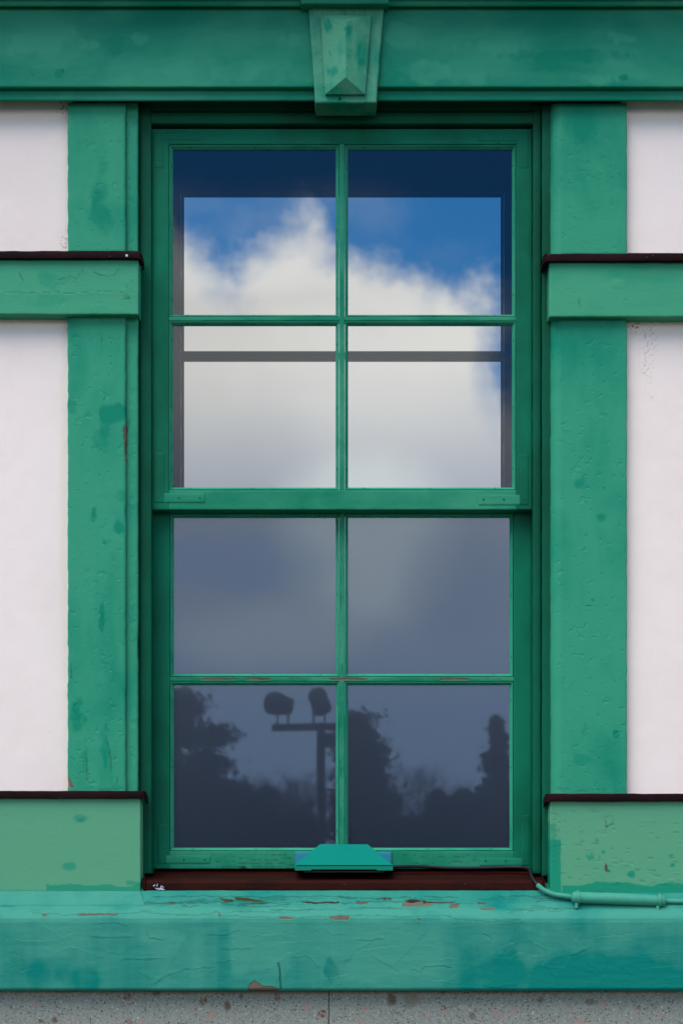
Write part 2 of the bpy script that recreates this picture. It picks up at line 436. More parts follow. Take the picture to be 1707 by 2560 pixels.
def m_brown(name, a, b, rough):
    m, t = new_mat(name); pos = t.n('ShaderNodeTexCoord').outputs['Object']
    n = t.noise(t.mapv(pos, (.25, 1, 1)), 26, 5, .6); col = t.mix(t.ss(n, .35, .65), a, b)
    sp = t.ss(t.n('ShaderNodeTexVoronoi', {'Vector': pos, 'Scale': 45.0}).outputs['Distance'], .03, .09, 1, 0)
    col = t.mix(t.m('MULTIPLY', sp, .55), col, (0.16, 0.13, 0.14))
    finish(t, **{'Base Color': col, 'Roughness': rough, 'Specular IOR Level': .06, 'bump': bump(t, t.noise(pos, 90, 4, .6), .3, .001)}); return m
M_cap = m_brown('brown_metal_flashing', (0.010, 0.003, 0.0035), (0.020, 0.005, 0.006), .6)
M_cap2 = m_brown('brown_sill_flashing', (0.016, 0.0025, 0.002), (0.030, 0.005, 0.003), .6)

def m_stone():
    m, t = new_mat('aggregate_stone'); pos = t.n('ShaderNodeTexCoord').outputs['Object']
    base = t.mix(t.noise(pos, 3, 4, .6), (0.165, 0.190, 0.155), (0.225, 0.235, 0.190))
    base = t.mix(t.ss(t.noise(pos, 220, 3, .7), .38, .62), base, (0.29, 0.295, 0.25))
    def spots(scale, lo, hi, colA, colB, off, thr, base):
        w = t.n('ShaderNodeMix', data_type='VECTOR')
        wp = t.n('ShaderNodeVectorMath', {0: t.mapv(pos, (1, 1, 1), off), 1: t.n('ShaderNodeVectorMath', {0: t.n('ShaderNodeTexNoise', {'Vector': pos, 'Scale': 60.0, 'Detail': 3.0}).outputs['Color'], 1: (.012, .012, .012)}, operation='MULTIPLY').outputs[0]}, operation='ADD').outputs[0]
        vo = t.n('ShaderNodeTexVoronoi', {'Vector': wp, 'Scale': scale})
        sel = t.n('ShaderNodeSeparateColor', {0: vo.outputs['Color']})
        r = t.m('MULTIPLY', t.ss(vo.outputs['Distance'], lo, hi, 1, 0), t.m('GREATER_THAN', sel.outputs[0], thr))
        c = t.mix(sel.outputs[1], colA, colB)
        return t.mix(r, base, t.mix(t.ss(t.noise(pos, 150, 3, .6), .4, .6), c, tuple(q * .7 for q in colB)))
    base = spots(27, .24, .32, (0.32, 0.215, 0.18), (0.15, 0.10, 0.055), (0, 0, 0), .86, base)
    base = spots(85, .22, .34, (0.36, 0.29, 0.26), (0.30, 0.23, 0.20), (.3, .2, .7), .78, base)
    base = spots(170, .25, .35, (0.05, 0.055, 0.05), (0.07, 0.06, 0.05), (.9, .1, .5), .72, base)
    base = spots(140, .22, .32, (0.52, 0.50, 0.46), (0.45, 0.42, 0.38), (.1, .6, .2), .74, base)
    dk = t.n('ShaderNodeAttribute', attribute_name='dark').outputs['Fac']
    pk = t.n('ShaderNodeAttribute', attribute_name='fade').outputs['Fac']
    base = t.mix(t.ss(pk, .2, .55), base, t.mix(t.noise(pos, 120, 3, .7), (0.24, 0.15, 0.115), (0.40, 0.30, 0.25)))
    base = t.mix(dk, base, (0.09, 0.05, 0.022))
    finish(t, **{'Base Color': base, 'Roughness': .8, 'Specular IOR Level': .2, 'bump': bump(t, t.noise(pos, 180, 4, .7), .6, .002)}); return m
M_stone = m_stone()

def m_plain(name, col, rough=.4, spec=.5, var=.15, metallic=0.0):
    m, t = new_mat(name); pos = t.n('ShaderNodeTexCoord').outputs['Object']
    n = t.noise(pos, 22, 4, .55)
    c = t.mix(n, tuple(q * (1 - var) for q in col), tuple(q * (1 + var) for q in col))
    finish(t, **{'Base Color': c, 'Roughness': rough, 'Specular IOR Level': spec, 'Metallic': metallic, 'bump': bump(t, t.noise(pos, 160, 3, .5), .15, .001)}); return m
M_hood = m_plain('jade_powder_coat', (0.001, 0.200, 0.150), .6, .08, .04)
M_hoodlip = m_plain('jade_powder_coat_lip', (0.001, 0.185, 0.110), .6, .15, .04)
M_cyan = m_plain('turquoise_plastic', (0.006, 0.190, 0.260), .45, .4, .1)
M_nail = m_plain('rusty_nail', (0.008, 0.012, 0.009), .6, .3)
M_black = m_plain('black_rubber', (0.006, 0.006, 0.007), .5, .3)
M_conduit = m_plain('green_painted_conduit', (0.050, 0.290, 0.195), .5, .2, .2)
M_dark = m_plain('unlit_interior_dark', (0.006, 0.007, 0.012), .7, .1)  # near-black colour stands in for the unlit inner side of the frames
M_blind = m_plain('blue_grey_screen', (0.070, 0.092, 0.155), .9, 0.0, .06)
M_white = m_plain('white_splash', (0.5, 0.55, 0.65), .7, .2, .3)
M_flake = m_plain('bare_wood_splinter', (0.30, 0.20, 0.09), .8, .1, .5)
M_room = m_plain('room_wall_paint', (0.10, 0.10, 0.10), .8, .1)

def m_glass(name, ior, rough, tint=(0.9, 0.93, 0.95), gcol=(1, 1, 1), soft=0.0):
    """coated pane: fresnel reflection over clear glass; soft adds the broad sheen of an etched film"""
    m, t = new_mat(name); pos = t.n('ShaderNodeTexCoord').outputs['Object']
    fr = t.n('ShaderNodeFresnel', {'IOR': ior}).outputs[0]
    nb = bump(t, t.noise(t.mapv(pos, (1, 1, .7)), 4.0, 1, .4), 1.0, .00008)
    g = t.n('ShaderNodeBsdfGlossy', {'Color': gcol, 'Roughness': rough, 'Normal': nb}).outputs[0]
    if soft:
        g2 = t.n('ShaderNodeBsdfGlossy', {'Color': gcol, 'Roughness': .22, 'Normal': nb}).outputs[0]
        g = t.n('ShaderNodeMixShader', {0: soft, 1: g, 2: g2}).outputs[0]
    tr = t.n('ShaderNodeBsdfTransparent', {'Color': tint}).outputs[0]
    mx = t.n('ShaderNodeMixShader', {0: fr, 1: tr, 2: g}).outputs[0]
    t.n('ShaderNodeOutputMaterial', {'Surface': mx}); return m
M_glass = m_glass('window_glass', 1.60, 0.0, gcol=(.74, .84, 1.0))
M_glasslow = m_glass('window_glass_lower', 2.15, 0.014, (0.85, 0.88, 0.95), (.72, .85, 1.0), soft=.34)
def m_mirror():
    m, t = new_mat('reflective_inner_glass')
    g = t.n('ShaderNodeBsdfGlossy', {'Color': (0.29, 0.29, 0.295), 'Roughness': 0.0}).outputs[0]
    t.n('ShaderNodeOutputMaterial', {'Surface': g}); return m
M_mirror = m_mirror()

# ------------------------------------------------------------------ features (positions in facade millimetres)
rr = random.Random(5)
def jag(x0, y0, x1, y1, n=6, a=4, rnd=rr):
    return [(x0 + (x1 - x0) * i / n + rnd.uniform(-a, a), y0 + (y1 - y0) * i / n + rnd.uniform(-a, a)) for i in range(n + 1)]
S = 0.5484
def z3(*p): return [(x * S, 600 + y * S) for x, y in p]
def z7(*p): return [(x * S, 1880 + y * S) for x, y in p]
def z8(*p): return [(847 + x * S, 1880 + y * S) for x, y in p]
def z5(*p): return [(x * S, 1240 + y * S) for x, y in p]
# left rail
for P in (z3((265, 185), (320, 165), (350, 175), (385, 135)), z3((425, 145), (455, 160), (520, 165), (545, 130)), z3((575, 215), (600, 195), (630, 180)),
          z3((565, 260), (590, 255), (590, 272), (570, 268)), z3((90, 150), (110, 190))):
    feat('rail', t='crack', p=P, lift=1.2, dark=.5, w=1.4)
feat('rail', t='crack', p=z3((0, 235), (100, 245), (200, 238), (330, 245), (420, 235), (520, 240), (630, 242)), lift=1.3, dark=.45, w=1.3)
feat('rail', t='blob', c=(130, 700), r=(40, 22), fade=-.45)
feat('rail', t='blob', c=(300, 690), r=(40, 34), fade=.5)
feat('rail', t='blob', c=(190, 762), r=(60, 10), fade=.4)
feat('rail', t='blob', c=(120, 755), r=(80, 18), fade=-.35)
# right rail
feat('railr', t='blob', c=(1545, 709), r=(20, 14), h=.8, fade=.25, n=.3)
feat('railr', t='blob', c=(1447, 757), r=(6, 12), fade=-.8, dark=.2)
feat('railr', t='blob', c=(1420, 740), r=(50, 40), fade=.35)
# pilasters: worn, fresher green patches, knots, chips
for c, r_, a in (((250, 460), (26, 55), -.55), ((290, 1035), (40, 30), -.9), ((262, 1060), (16, 35), -.5), ((236, 1285), (9, 26), -.8), ((297, 1315), (16, 20), -.9), ((270, 1355), (14, 10), -.7),
                 ((255, 1545), (8, 36), -.8), ((197, 1780), (20, 40), -.8), ((190, 1800), (16, 36), -.5), ((262, 1860), (14, 60), -.55), ((215, 1880), (10, 50), -.4), ((300, 1240), (16, 14), -.5),
                 ((255, 520), (30, 60), -.45), ((250, 1100), (20, 30), -.4), ((180, 1010), (14, 22), -.5), ((290, 2000), (24, 40), -.4)):
    feat('pil', t='blob', c=c, r=r_, fade=a, n=1.4)
feat('pil', t='crack', p=z3((465, 350), (462, 430), (465, 520)), w=1.2, lift=.6, dark=.2)
feat('pil', t='chip', p=z3((563, 850), (576, 845), (585, 860), (578, 900), (576, 950), (578, 1010), (571, 1015), (568, 930), (562, 890)), j=3)
feat('pil', t='chip', p=z3((302, 706), (312, 708), (308, 722), (302, 722)), j=2)
feat('pil', t='chip', p=z7((303, 122), (316, 112), (336, 155), (334, 166), (303, 160)), j=4)
for P in (z5((432, 60), (428, 90)), z5((325, 760), (328, 830)), z7((392, 0), (398, 80), (395, 130)), z7((505, 10), (507, 80)), z7((540, 110), (536, 140)), z5((480, 1090), (500, 1150), (508, 1230)),
          z5((465, 540), (470, 590)), z7((330, 168), (400, 160), (460, 172), (560, 165))):
    feat('pil', t='crack', p=P, w=1.4, lift=.7, dark=.4)
for c in ((630 * S, 1240 + 680 * S),): feat('pil', t='blob', c=c, r=(3, 30), dark=.6)
for c, r_, a in (((1447, 1208), (16, 16), -.7), ((1500, 1292), (14, 12), -.8), ((1537, 1838), (9, 12), -1), ((1460, 1825), (8, 20), -.4), ((1450, 1900), (24, 16), -.4), ((1430, 1250), (40, 30), .2),
                 ((1460, 300), (60, 60), -.35), ((1480, 450), (70, 40), -.15)):
    feat('pilr', t='blob', c=c, r=r_, fade=a, n=1.2)
feat('pilr', t='blob', c=(1480, 1500), r=(4, 4), dark=.6); feat('pilr', t='blob', c=(1470, 1514), r=(8, 2), dark=.5)
feat('pilr', t='crack', p=[(1390, 1970), (1440, 1978), (1500, 1974), (1560, 1979)], w=1.4, lift=1.0, dark=.4)
rp = random.Random(11)
for i in range(230):      # brush dabs and small blisters
    x = rp.uniform(1405, 1560); y = rp.choice([rp.uniform(380, 620), rp.uniform(800, 1180), rp.uniform(1500, 1950)])
    feat('pilr', t='blob', c=(x, y), r=(rp.uniform(3, 8), rp.uniform(2, 4)), h=rp.choice([.5, .4, -.35]), n=1.4)
for i in range(260):
    x = rp.uniform(176, 340); y = rp.choice([rp.uniform(940, 1300), rp.uniform(1300, 1950), rp.uniform(300, 600), rp.uniform(1300, 1500)])
    feat('pil', t='blob', c=(x, y), r=(rp.uniform(2.5, 6), rp.uniform(2, 6)), h=rp.choice([.5, .35, -.35]), n=1.4)
for y in range(800, 1900, 14):  # uneven slim strip
    feat('pil', t='blob', c=(332 + rp.uniform(-4, 4), y), r=(8, 9), h=rp.uniform(-.6, .8), n=.6)
# header
for c, r_, a in (((60, 110), (60, 26), .5), ((150, 95), (60, 40), .45), ((230, 112), (26, 20), .5), ((350, 95), (20, 16), .5), ((300, 110), (30, 26), -.5), 
                 ((720, 100), (50, 26), .45), ((1010, 90), (60, 30), .5), ((1060, 180), (60, 30), .5), ((1230, 120), (90, 18), .3), ((1430, 140), (180, 16), -.35), ((1550, 95), (40, 14), .45),
                 ((1510, 200), (40, 18), .45), ((150, 185), (12, 10), -.8), ((1560, 193), (12, 8), -.9), ((900, 200), (60, 20), -.1), ((640, 180), (200, 26), .25), ((1300, 195), (300, 20), .2)):
    feat('head', t='blob', c=c, r=r_, fade=a, n=1.6)
feat('head', t='blob', c=(158, 176), r=(3.5, 5), dark=.7, n=.2); feat('head', t='blob', c=(82, 188), r=(2, 2), dark=.5); feat('head', t='blob', c=(975, 148), r=(3, 3), dark=.4); feat('head', t='blob', c=(1559, 195), r=(5, 3), dark=.4)
# keystone
for c, r_, a in (((820, 62), (10, 12), -.9), ((868, 80), (12, 18), -.8), ((830, 175), (16, 14), -.8), ((905, 155), (12, 8), -.9), ((860, 120), (10, 60), .5), ((912, 70), (8, 10), .6), ((898, 120), (4, 14), -1), ((810, 90), (8, 14), .4)):
    feat('key', t='blob', c=c, r=r_, fade=a, n=1.2)
for i in range(26): feat('key', t='blob', c=(rp.uniform(790, 935), rp.uniform(30, 240)), r=(rp.uniform(2, 4), rp.uniform(2, 4)), h=rp.choice([-.8, .5]), fade=rp.choice([-.8, -.4, .3]), n=.6)
# base blocks
feat('block', t='blob', c=(202, 2046), r=(20, 11), fade=-.75, n=.6); feat('block', t='blob', c=(200, 2047), r=(8, 5), h=1, dark=.15)
feat('block', t='blob', c=(174, 2165), r=(20, 12), fade=-.75, n=.6)
feat('block', t='band', b=(115, 400, 2212, 2260), fade=-.85, amp=9); feat('block', t='band', b=(-50, 116, 2226, 2260), fade=-.7, amp=5)
feat('block', t='band', b=(315, 400, 2203, 2214), fade=-.7, amp=4)
feat('blockr', t='band', b=(1300, 1402, 2100, 2300), fade=-1.0, amp=3); feat('blockr', t='band', b=(1300, 1388, 2060, 2100), fade=-.6, amp=7)
feat('blockr', t='band', b=(1402, 1800, 2209, 2300), fade=-1.0, amp=9)
feat('blockr', t='blob', c=(1576, 2186), r=(12, 10), fade=-1.2, n=.7); feat('blockr', t='blob', c=(1507, 2130), r=(6, 6), fade=-.9, n=.1); feat('blockr', t='blob', c=(1491, 2101), r=(5, 5), fade=-.8, n=.1)
feat('blockr', t='blob', c=(1478, 2142), r=(16, 8), fade=-.8, n=2); feat('blockr', t='blob', c=(1680, 2162), r=(6, 6), fade=-1, n=.6); feat('blockr', t='blob', c=(1675, 2138), r=(9, 5), fade=-.8)
feat('blockr', t='crack', p=[(1514, 2062), (1512, 2050), (1520, 2040), (1530, 2040), (1534, 2050), (1528, 2062), (1516, 2066)], w=1.3, lift=.9, dark=.35)
feat('blockr', t='blob', c=(1515, 2066), r=(6, 4), chip=.5, dark=.25); feat('blockr', t='blob', c=(1514, 2168), r=(4, 13), chip=.8, dark=.45, n=.4); feat('blockr', t='blob', c=(1520, 2178), r=(5, 4), chip=.6, dark=.3, n=.4)
for i in range(75):
    x = rp.uniform(1395, 1705); y = rp.uniform(2020, 2215)
    feat('blockr', t='blob', c=(x, y), r=(rp.uniform(4, 12), rp.uniform(1.5, 3)), h=rp.choice([.7, -.8, -.9]), fade=rp.choice([0, -.3, -.5]), n=.8)
for i in range(10): feat('blockr', t='crack', p=jag(1377, 2020 + i * 14, 1392 + rp.uniform(0, 8), 2020 + i * 14, 2, 1), w=1.1, lift=.7, dark=.4)
# sill: split top slope
feat('sill', t='crack', p=z7((0, 700), (200, 695), (330, 697), (480, 692), (700, 695), (900, 690)), w=1.3, lift=.8, dark=.5)
feat('sill', t='crack', p=z7((700, 660), (900, 655), (1100, 660), (1300, 656), (1567, 660)), w=1.2, lift=.9, dark=.55)
feat('sill', t='crack', p=z8((0, 665), (160, 668), (330, 662)), w=1.3, lift=.8, dark=.6)
feat('sill', t='crack', p=z7((600, 693), (760, 690), (900, 690), (1060, 682)), w=1.5, lift=.8, dark=.6)
feat('sill', t='crack', p=z7((150, 735), (300, 740), (420, 745), (560, 738), (660, 728), (760, 742), (960, 742), (985, 722), (1010, 745), (1100, 750), (1280, 755), (1340, 758), (1500, 748), (1567, 748)), w=1.4, lift=1.3, dark=.4)
feat('sill', t='crack', p=z8((0, 745), (120, 745), (200, 748), (330, 750), (480, 745), (560, 765), (640, 775), (760, 775), (830, 765)), w=1.4, lift=1.3, dark=.4)
for P, dk in ((z7((1370, 683), (1550, 683), (1545, 691), (1400, 691)), .85), (z7((770, 686), (805, 686), (800, 692), (775, 691)), .7), (z8((75, 685), (130, 685), (130, 693), (80, 693)), .2),
              (z8((500, 698), (550, 690), (540, 710), (505, 712)), .1), (z8((630, 685), (670, 685), (665, 692), (632, 692)), .4), (z8((640, 712), (710, 708), (705, 720), (650, 720)), .0),
              (z8((285, 692), (320, 682), (400, 690), (440, 697), (380, 704), (290, 705)), .0), (z8((172, 668), (240, 668), (235, 674), (175, 674)), .8),
              (z7((1495, 752), (1567, 748), (1567, 768), (1510, 764)), .0), (z8((0, 748), (48, 746), (45, 766), (0, 768)), .0), (z7((355, 736), (540, 736), (535, 744), (370, 745)), .0),
              (z7((195, 738), (215, 738), (212, 750), (198, 750)), .0), (z7((992, 738), (1012, 742), (1004, 758)), .0), (z7((1270, 748), (1340, 752), (1335, 762), (1285, 762)), .1), (z8((350, 760), (378, 762), (365, 775)), .0),
              (z7((1128, 1085), (1138, 1055), (1160, 1042), (1180, 1052), (1200, 1065), (1245, 1070), (1272, 1082), (1270, 1090), (1130, 1090)), .0),
              (z8((300, 680), (340, 672), (385, 684), (330, 688)), .85), (z8((380, 683), (530, 686), (525, 691), (380, 690)), .8)):
    feat('sill', t='chip', p=P, j=2.2, dark=dk)
rq = random.Random(3)
for i in range(60):
    x = rq.uniform(330, 1400) if i % 3 else rq.uniform(0, 1700); y = rq.uniform(2236, 2282); l = rq.uniform(30, 140)
    feat('sill', t='crack', p=jag(x, y, x + l, y + rq.uniform(-2, 2), 4, 1.2, rq), w=rq.uniform(.8, 1.3), lift=rq.uniform(.3, 1), side=rq.choice([-1, 1]), dark=rq.uniform(.15, .6))
# sill face: lifted paint edges
for P in (z7((450, 785), (520, 780), (575, 790)), z7((420, 840), (500, 850), (590, 845)), z7((665, 800), (680, 850), (740, 855)), z7((950, 840), (1030, 835), (1100, 815), (1085, 805)), z7((190, 860), (270, 850), (340, 825)),
          z7((560, 938), (650, 935), (745, 936)), z7((565, 948), (650, 946), (745, 944)), z7((1020, 900), (1140, 898), (1142, 915)), z7((350, 885), (440, 880), (490, 900)), z7((0, 915), (60, 925), (100, 935)),
          z7((70, 975), (90, 1000), (140, 990)), z7((700, 1060), (760, 1020), (860, 990), (960, 985)), z7((910, 1025), (960, 990), (985, 980)), z7((640, 1010), (690, 1035)), z7((1252, 965), (1278, 965), (1276, 1040), (1282, 1070)),
          z7((1340, 935), (1400, 935), (1440, 970)), z7((1490, 1030), (1567, 1015)), z7((220, 1000), (260, 1010)), z7((85, 855), (170, 858)), z7((1160, 830), (1300, 825)), z7((1000, 960), (1060, 955)), z7((1300, 865), (1420, 860)),
          z8((505, 785), (560, 790), (600, 785)), z8((640, 850), (690, 880), (700, 850), (660, 830)), z8((750, 885), (800, 860), (870, 850), (940, 885)), z8((705, 930), (775, 940), (820, 910), (900, 930)), z8((820, 905), (860, 935), (930, 930), (960, 910)),
          z8((325, 970), (390, 950), (395, 975), (375, 1005), (330, 990)), z8((400, 978), (510, 980), (508, 990)), z8((475, 940), (535, 935)), z8((990, 1030), (992, 1068), (1055, 1070)), z8((660, 1065), (700, 1075), (748, 1068)), z8((790, 1075), (830, 1072)),
          z8((1450, 1068), (1505, 1058), (1530, 1072)), z8((950, 975), (1020, 980), (1040, 950)), z8((1060, 930), (1150, 890), (1120, 860)), z8((1170, 850), (1250, 835), (1330, 830)), z8((1430, 915), (1560, 905)), z8((1430, 980), (1520, 975)),
          z8((85, 860), (200, 855)), z8((120, 900), (280, 880)), z8((20, 940), (120, 930)), z8((160, 940), (240, 985)), z8((450, 1040), (535, 1045)), z8((1020, 800), (1110, 790)), z8((1200, 910), (1240, 925), (1225, 960))):
    s_ = rr.choice([1, 1, -1])
    feat('sill', t='crack', p=P, w=1.3, lift=rr.uniform(.5, 1.0), side=s_, dark=rr.uniform(.04, .16))
for x in range(30, 1700, 75):
    feat('sill', t='crack', p=jag(x + rr.uniform(-30, 30), rr.uniform(2310, 2465), x + rr.uniform(30, 90), rr.uniform(2310, 2465), 4, 7), w=1.2, lift=rr.uniform(.3, .6), side=rr.choice([-1, 1]), dark=.0)
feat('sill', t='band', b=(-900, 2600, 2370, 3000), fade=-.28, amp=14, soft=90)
feat('sill', t='band', b=(-900, 2600, 2200, 2262), fade=-.3, amp=6, soft=8)  # back of the slope darkened in the colour against light from above
feat('sill', t='band', b=(-900, 2600, 2268, 2297), fade=.35, amp=8, soft=7)  # lighter nose band, an edge highlight put into the colour
for xa, xb, ya, fd in ((25, 75, 2345, -.3), (165, 205, 2360, -.4), (228, 262, 2330, -.25), (300, 385, 2355, -.2), (385, 520, 2330, .22), (535, 575, 2320, -.25), (575, 700, 2300, .28), (740, 800, 2330, .15), (880, 1110, 2300, .28), (1140, 1190, 2360, -.3), (1230, 1300, 2340, -.2), (1420, 1640, 2385, -.25)  ):
    feat('sill', t='band', b=(xa, xb, ya, 2600), fade=fd * .8, amp=9, soft=16)
feat('sill', t='crack', p=z7((1268, 962), (1274, 1000), (1282, 1075)), w=2.0, lift=1.4, dark=.75)
for c, r_, a in (((120, 2430), (60, 40), -.4), ((210, 2440), (60, 36), -.4), ((60, 2420), (60, 50), -.3), ((1500, 2430), (220, 50), -.35), ((1250, 2420), (60, 50), -.4), ((1650, 2410), (120, 80), -.4), ((1400, 2440), (160, 40), -.4),
                 ((600, 2380), (30, 70), .5), ((700, 2400), (30, 80), .4), ((1000, 2380), (100, 60), .6), ((880, 2430), (80, 30), .35), ((400, 2340), (60, 20), .5), ((830, 2430), (20, 40), -.7)):
    feat('sill', t='blob', c=c, r=r_, fade=a, n=1.2)
for i in range(7): feat('sill', t='crack', p=[(825 + i * 7, 2395), (808 + i * 7, 2465)], w=1.6, lift=.3, dark=.12)
# lower sash: weathered wood grain
for P in (((560, 2142), (640, 2150), (730, 2147)), ((540, 2154), (620, 2157), (735, 2160)), ((1010, 2138), (1100, 2142), (1190, 2140)), ((1000, 2155), (1060, 2160), (1190, 2150)), ((540, 2165), (700, 2168), (735, 2172)), ((630, 2139), (735, 2140))):
    feat('lowrail', t='crack', p=list(P), w=1.1, lift=.5, dark=.5)
feat('lowrail', t='blob', c=(608, 2169), r=(14, 5), dark=.8, n=.6)
for (x0, x1) in ((500, 590), (610, 680), (820, 915), (1095, 1175), (640, 660)):
    feat('munt', t='chip', p=[(x0, 1696), (x0 + (x1 - x0) * .4, 1694), (x1, 1697), (x1 - 5, 1701), (x0 + 6, 1701)], j=2.2, c=.9)
for i in range(12): feat('munt', t='crack', p=[(440 + i * 70, 1697 + rr.uniform(-2, 2)), (500 + i * 70, 1698 + rr.uniform(-2, 2))], w=1.0, lift=.3, dark=.45)
for y0 in range(1300, 2080, 60):
    feat('munt', t='crack', p=[(853 + rr.uniform(-2, 2), y0), (853 + rr.uniform(-2, 2), y0 + 45)], w=.9, lift=.3, dark=.45)
# plaster dirt
feat('pla', t='blob', c=(165, 262), r=(20, 45), dark=.9, n=1.2); feat('pla', t='blob', c=(90, 258), r=(130, 6), fade=.9); feat('pla', t='blob', c=(168, 420), r=(5, 400), fade=.35); feat('pla', t='blob', c=(90, 800), r=(130, 9), fade=1); feat('pla', t='blob', c=(165, 600), r=(24, 30), dark=.5)
feat('pla', t='blob', c=(1585, 805), r=(22, 26), dark=1, n=1.0); feat('pla', t='blob', c=(1650, 798), r=(110, 6), fade=.9); feat('pla', t='blob', c=(1620, 880), r=(24, 120), dark=.35); feat('pla', t='blob', c=(160, 1250), r=(8, 500), fade=.25)
# stone stains, and a darker strip along the top edge
feat('stone', t='blob', c=(980, 2500), r=(12, 22), dark=.75, n=1.4); feat('stone', t='blob', c=(1030, 2500), r=(22, 26), dark=.3, n=1.4); feat('stone', t='blob', c=(390, 2484), r=(12, 7), dark=.7, n=.8); feat('stone', t='blob', c=(855, 2480), r=(900, 7), dark=.35, n=.6)
for (x, y, rx, ry) in ((970, 1208, 26, 30), (898, 1187, 20, 14), (655, 1223, 12, 14), (1400, 1165, 24, 26), (345, 1210, 10, 16), (340, 1138, 10, 7), (1195, 1165, 12, 8), (155, 1150, 12, 14), (90, 1120, 5, 20), (1215, 1135, 8, 6)):
    feat('stone', t='blob', c=z7((x, y))[0], r=(rx * S * .9, ry * S * .9), fade=1, n=1.1)
for (x, y, rx, ry) in ((710, 1190, 18, 20), (795, 1183, 14, 20), (1055, 1167, 18, 12), (118, 1170, 18, 12), (350, 1125, 20, 20), (1200, 1145, 20, 22), (1465, 1200, 10, 26), (1085, 1225, 20, 12), (480, 1185, 14, 14), (90, 1220, 12, 16), (745, 1215, 16, 12), (15, 1165, 10, 10), (400, 1205, 8, 10), (1350, 1195, 8, 14), (1110, 1220, 14, 16)):
    feat('stone', t='blob', c=z8((x, y))[0], r=(rx * S * .9, ry * S * .9), fade=1, n=1.1)
for (x, y, rx, ry) in ((1035, 1160, 17, 28), (250, 1222, 15, 17), (190, 1228, 12, 10), (715, 1100, 22, 14), (850, 1235, 8, 8), (1098, 1115, 13, 16), (762, 1150, 6, 5)):
    feat('stone', t='blob', c=z7((x, y))[0], r=(rx * S, ry * S), dark=.8, n=.8)
for (x, y, rx, ry) in ((1145, 1140, 26, 16), (605, 1205, 20, 18), (870, 1215, 7, 10), (235, 1130, 16, 30), (915, 1130, 22, 14)):
    feat('stone', t='blob', c=z8((x, y))[0], r=(rx * S, ry * S), dark=.6, n=1.0)
feat('stone', t='crack', p=[(822, 2470), (822, 2570)], w=1.2, lift=0.2, dark=.6)

# ------------------------------------------------------------------ the wooden facade
L0, R0 = -900, 2600     # the facade runs on past the frame
wall = thing('building_wall', 'green timber framed wall of a building with pale plaster infill panels around the window', 'wall')
def one(name, mat, parent, *a, **k):
    acc = Acc(); board(acc, *a, **k); return acc.build(name, mat, parent)
for (x0, x1, y0, y1, lb) in ((L0, 185, 240, 640, 'upper left plaster panel'), (L0, 185, 775, 1990, 'tall left plaster panel, greyer'), (1550, R0, 240, 645, 'upper right plaster panel'), (1550, R0, 780, 1995, 'tall right plaster panel with brown dirt in its top corner')):
    o = one('plaster_panel', M_plaster, wall, x0, x1, y0, y1, 0.0, 0.10, bev=2, res=7, layers=('pla',), bumpy=.5); o['label'] = lb
# pilaster boards with their slimmer inner strips
def pilaster(y0, y1, side, seed):
    a = Acc()
    if side == 'l':
        board(a, 170, 315, y0, y1, -0.022, 0.05, bev=3, res=3.2, layers=('pil',), wob=2.2, seed=seed, br=5)
        board(a, 313, 345, y0, y1, -0.009, 0.05, bev=3, res=3.2, layers=('pil',), wob=1.0, seed=seed + 2, bumpy=.6)
    else:
        board(a, 1377, 1566, y0, y1, -0.022, 0.05, bev=3, res=3.2, layers=('pilr',), wob=1.4, seed=seed, bl=24)
    return a.build('pilaster_board', M_pil, wall)
pilaster(256, 630, 'l', 1); pilaster(780, 1982, 'l', 2); pilaster(257, 636, 'r', 3); pilaster(788, 1990, 'r', 4)
o = one('rail_board', M_rail, wall, L0, 347, 640, 786, -0.046, 0.04, bev=2.6, res=2.6, layers=('rail',), wob=1.2, seed=5)
o['label'] = 'cracked rail board left of the window'
o = one('rail_board', M_rail, wall, 1372, R0, 645, 792, -0.046, 0.04, bev=2.6, res=3, layers=('railr',), wob=1.0, seed=6)
o = one('base_board', M_block, wall, L0, 352, 1990, 2236, -0.048, 0.10, bev=2.6, res=3, layers=('block',), wob=.8, seed=7)
o = one('base_board', M_block, wall, 1374, R0, 1996, 2244, -0.048, 0.10, bev=2.6, res=2.6, layers=('blockr',), wob=1.2, seed=8)
o['label'] = 'base board with rust stains right of the window'
# brown drip caps, folded down at the window end
def cap(x0, x1, y0, y1, tab, name='drip_cap', step=None):
    a = Acc(); f = -0.060
    def seg(xa, xb, ya, yb, ff):
        board(a, xa, xb, ya, yb, ff, 0.0, bev=1.6, res=12, wob=1.0, seed=xa * .01 + ya * .1, bumpy=.9)
    if step: seg(x0, step, y0 + 2, y1, f); seg(step - 2, x1, y0, y1 - 1, f - .003)
    else: seg(x0, x1, y0, y1, f)
    # folded end: a bent tongue running back and down along the board's end
    e = x1 if tab == 'r' else x0; s_ = 1 if tab == 'r' else -1
    X = WX(e, f); 
    V = []
    for (dx, dp, dz) in ((0, f, 0), (.004, f + .012, -.002), (.005, -0.02, -.006), (.005, 0.0, -.010)):
        for zz in (y0 + 2, y1 + 1):
            for th in (0, -.004): V.append((X + s_ * (dx + th), dp, WZ(zz, f) + dz))
    F = []
    for i in range(3):
        b = i * 4; F += [(b, b + 4, b + 6, b + 2), (b + 1, b + 3, b + 7, b + 5), (b, b + 1, b + 5, b + 4), (b + 2, b + 6, b + 7, b + 3)]
    F += [(0, 2, 3, 1), (12, 13, 15, 14)]
    a.add(V, F)
    return a.build(name, M_cap, wall)
c1 = cap(L0, 350, 627, 646, 'r'); c2 = cap(L0, 360, 1977, 1996, 'r')
cap(1362, R0, 632, 653, 'l', step=1570); cap(1368, R0, 1984, 2003, 'l')
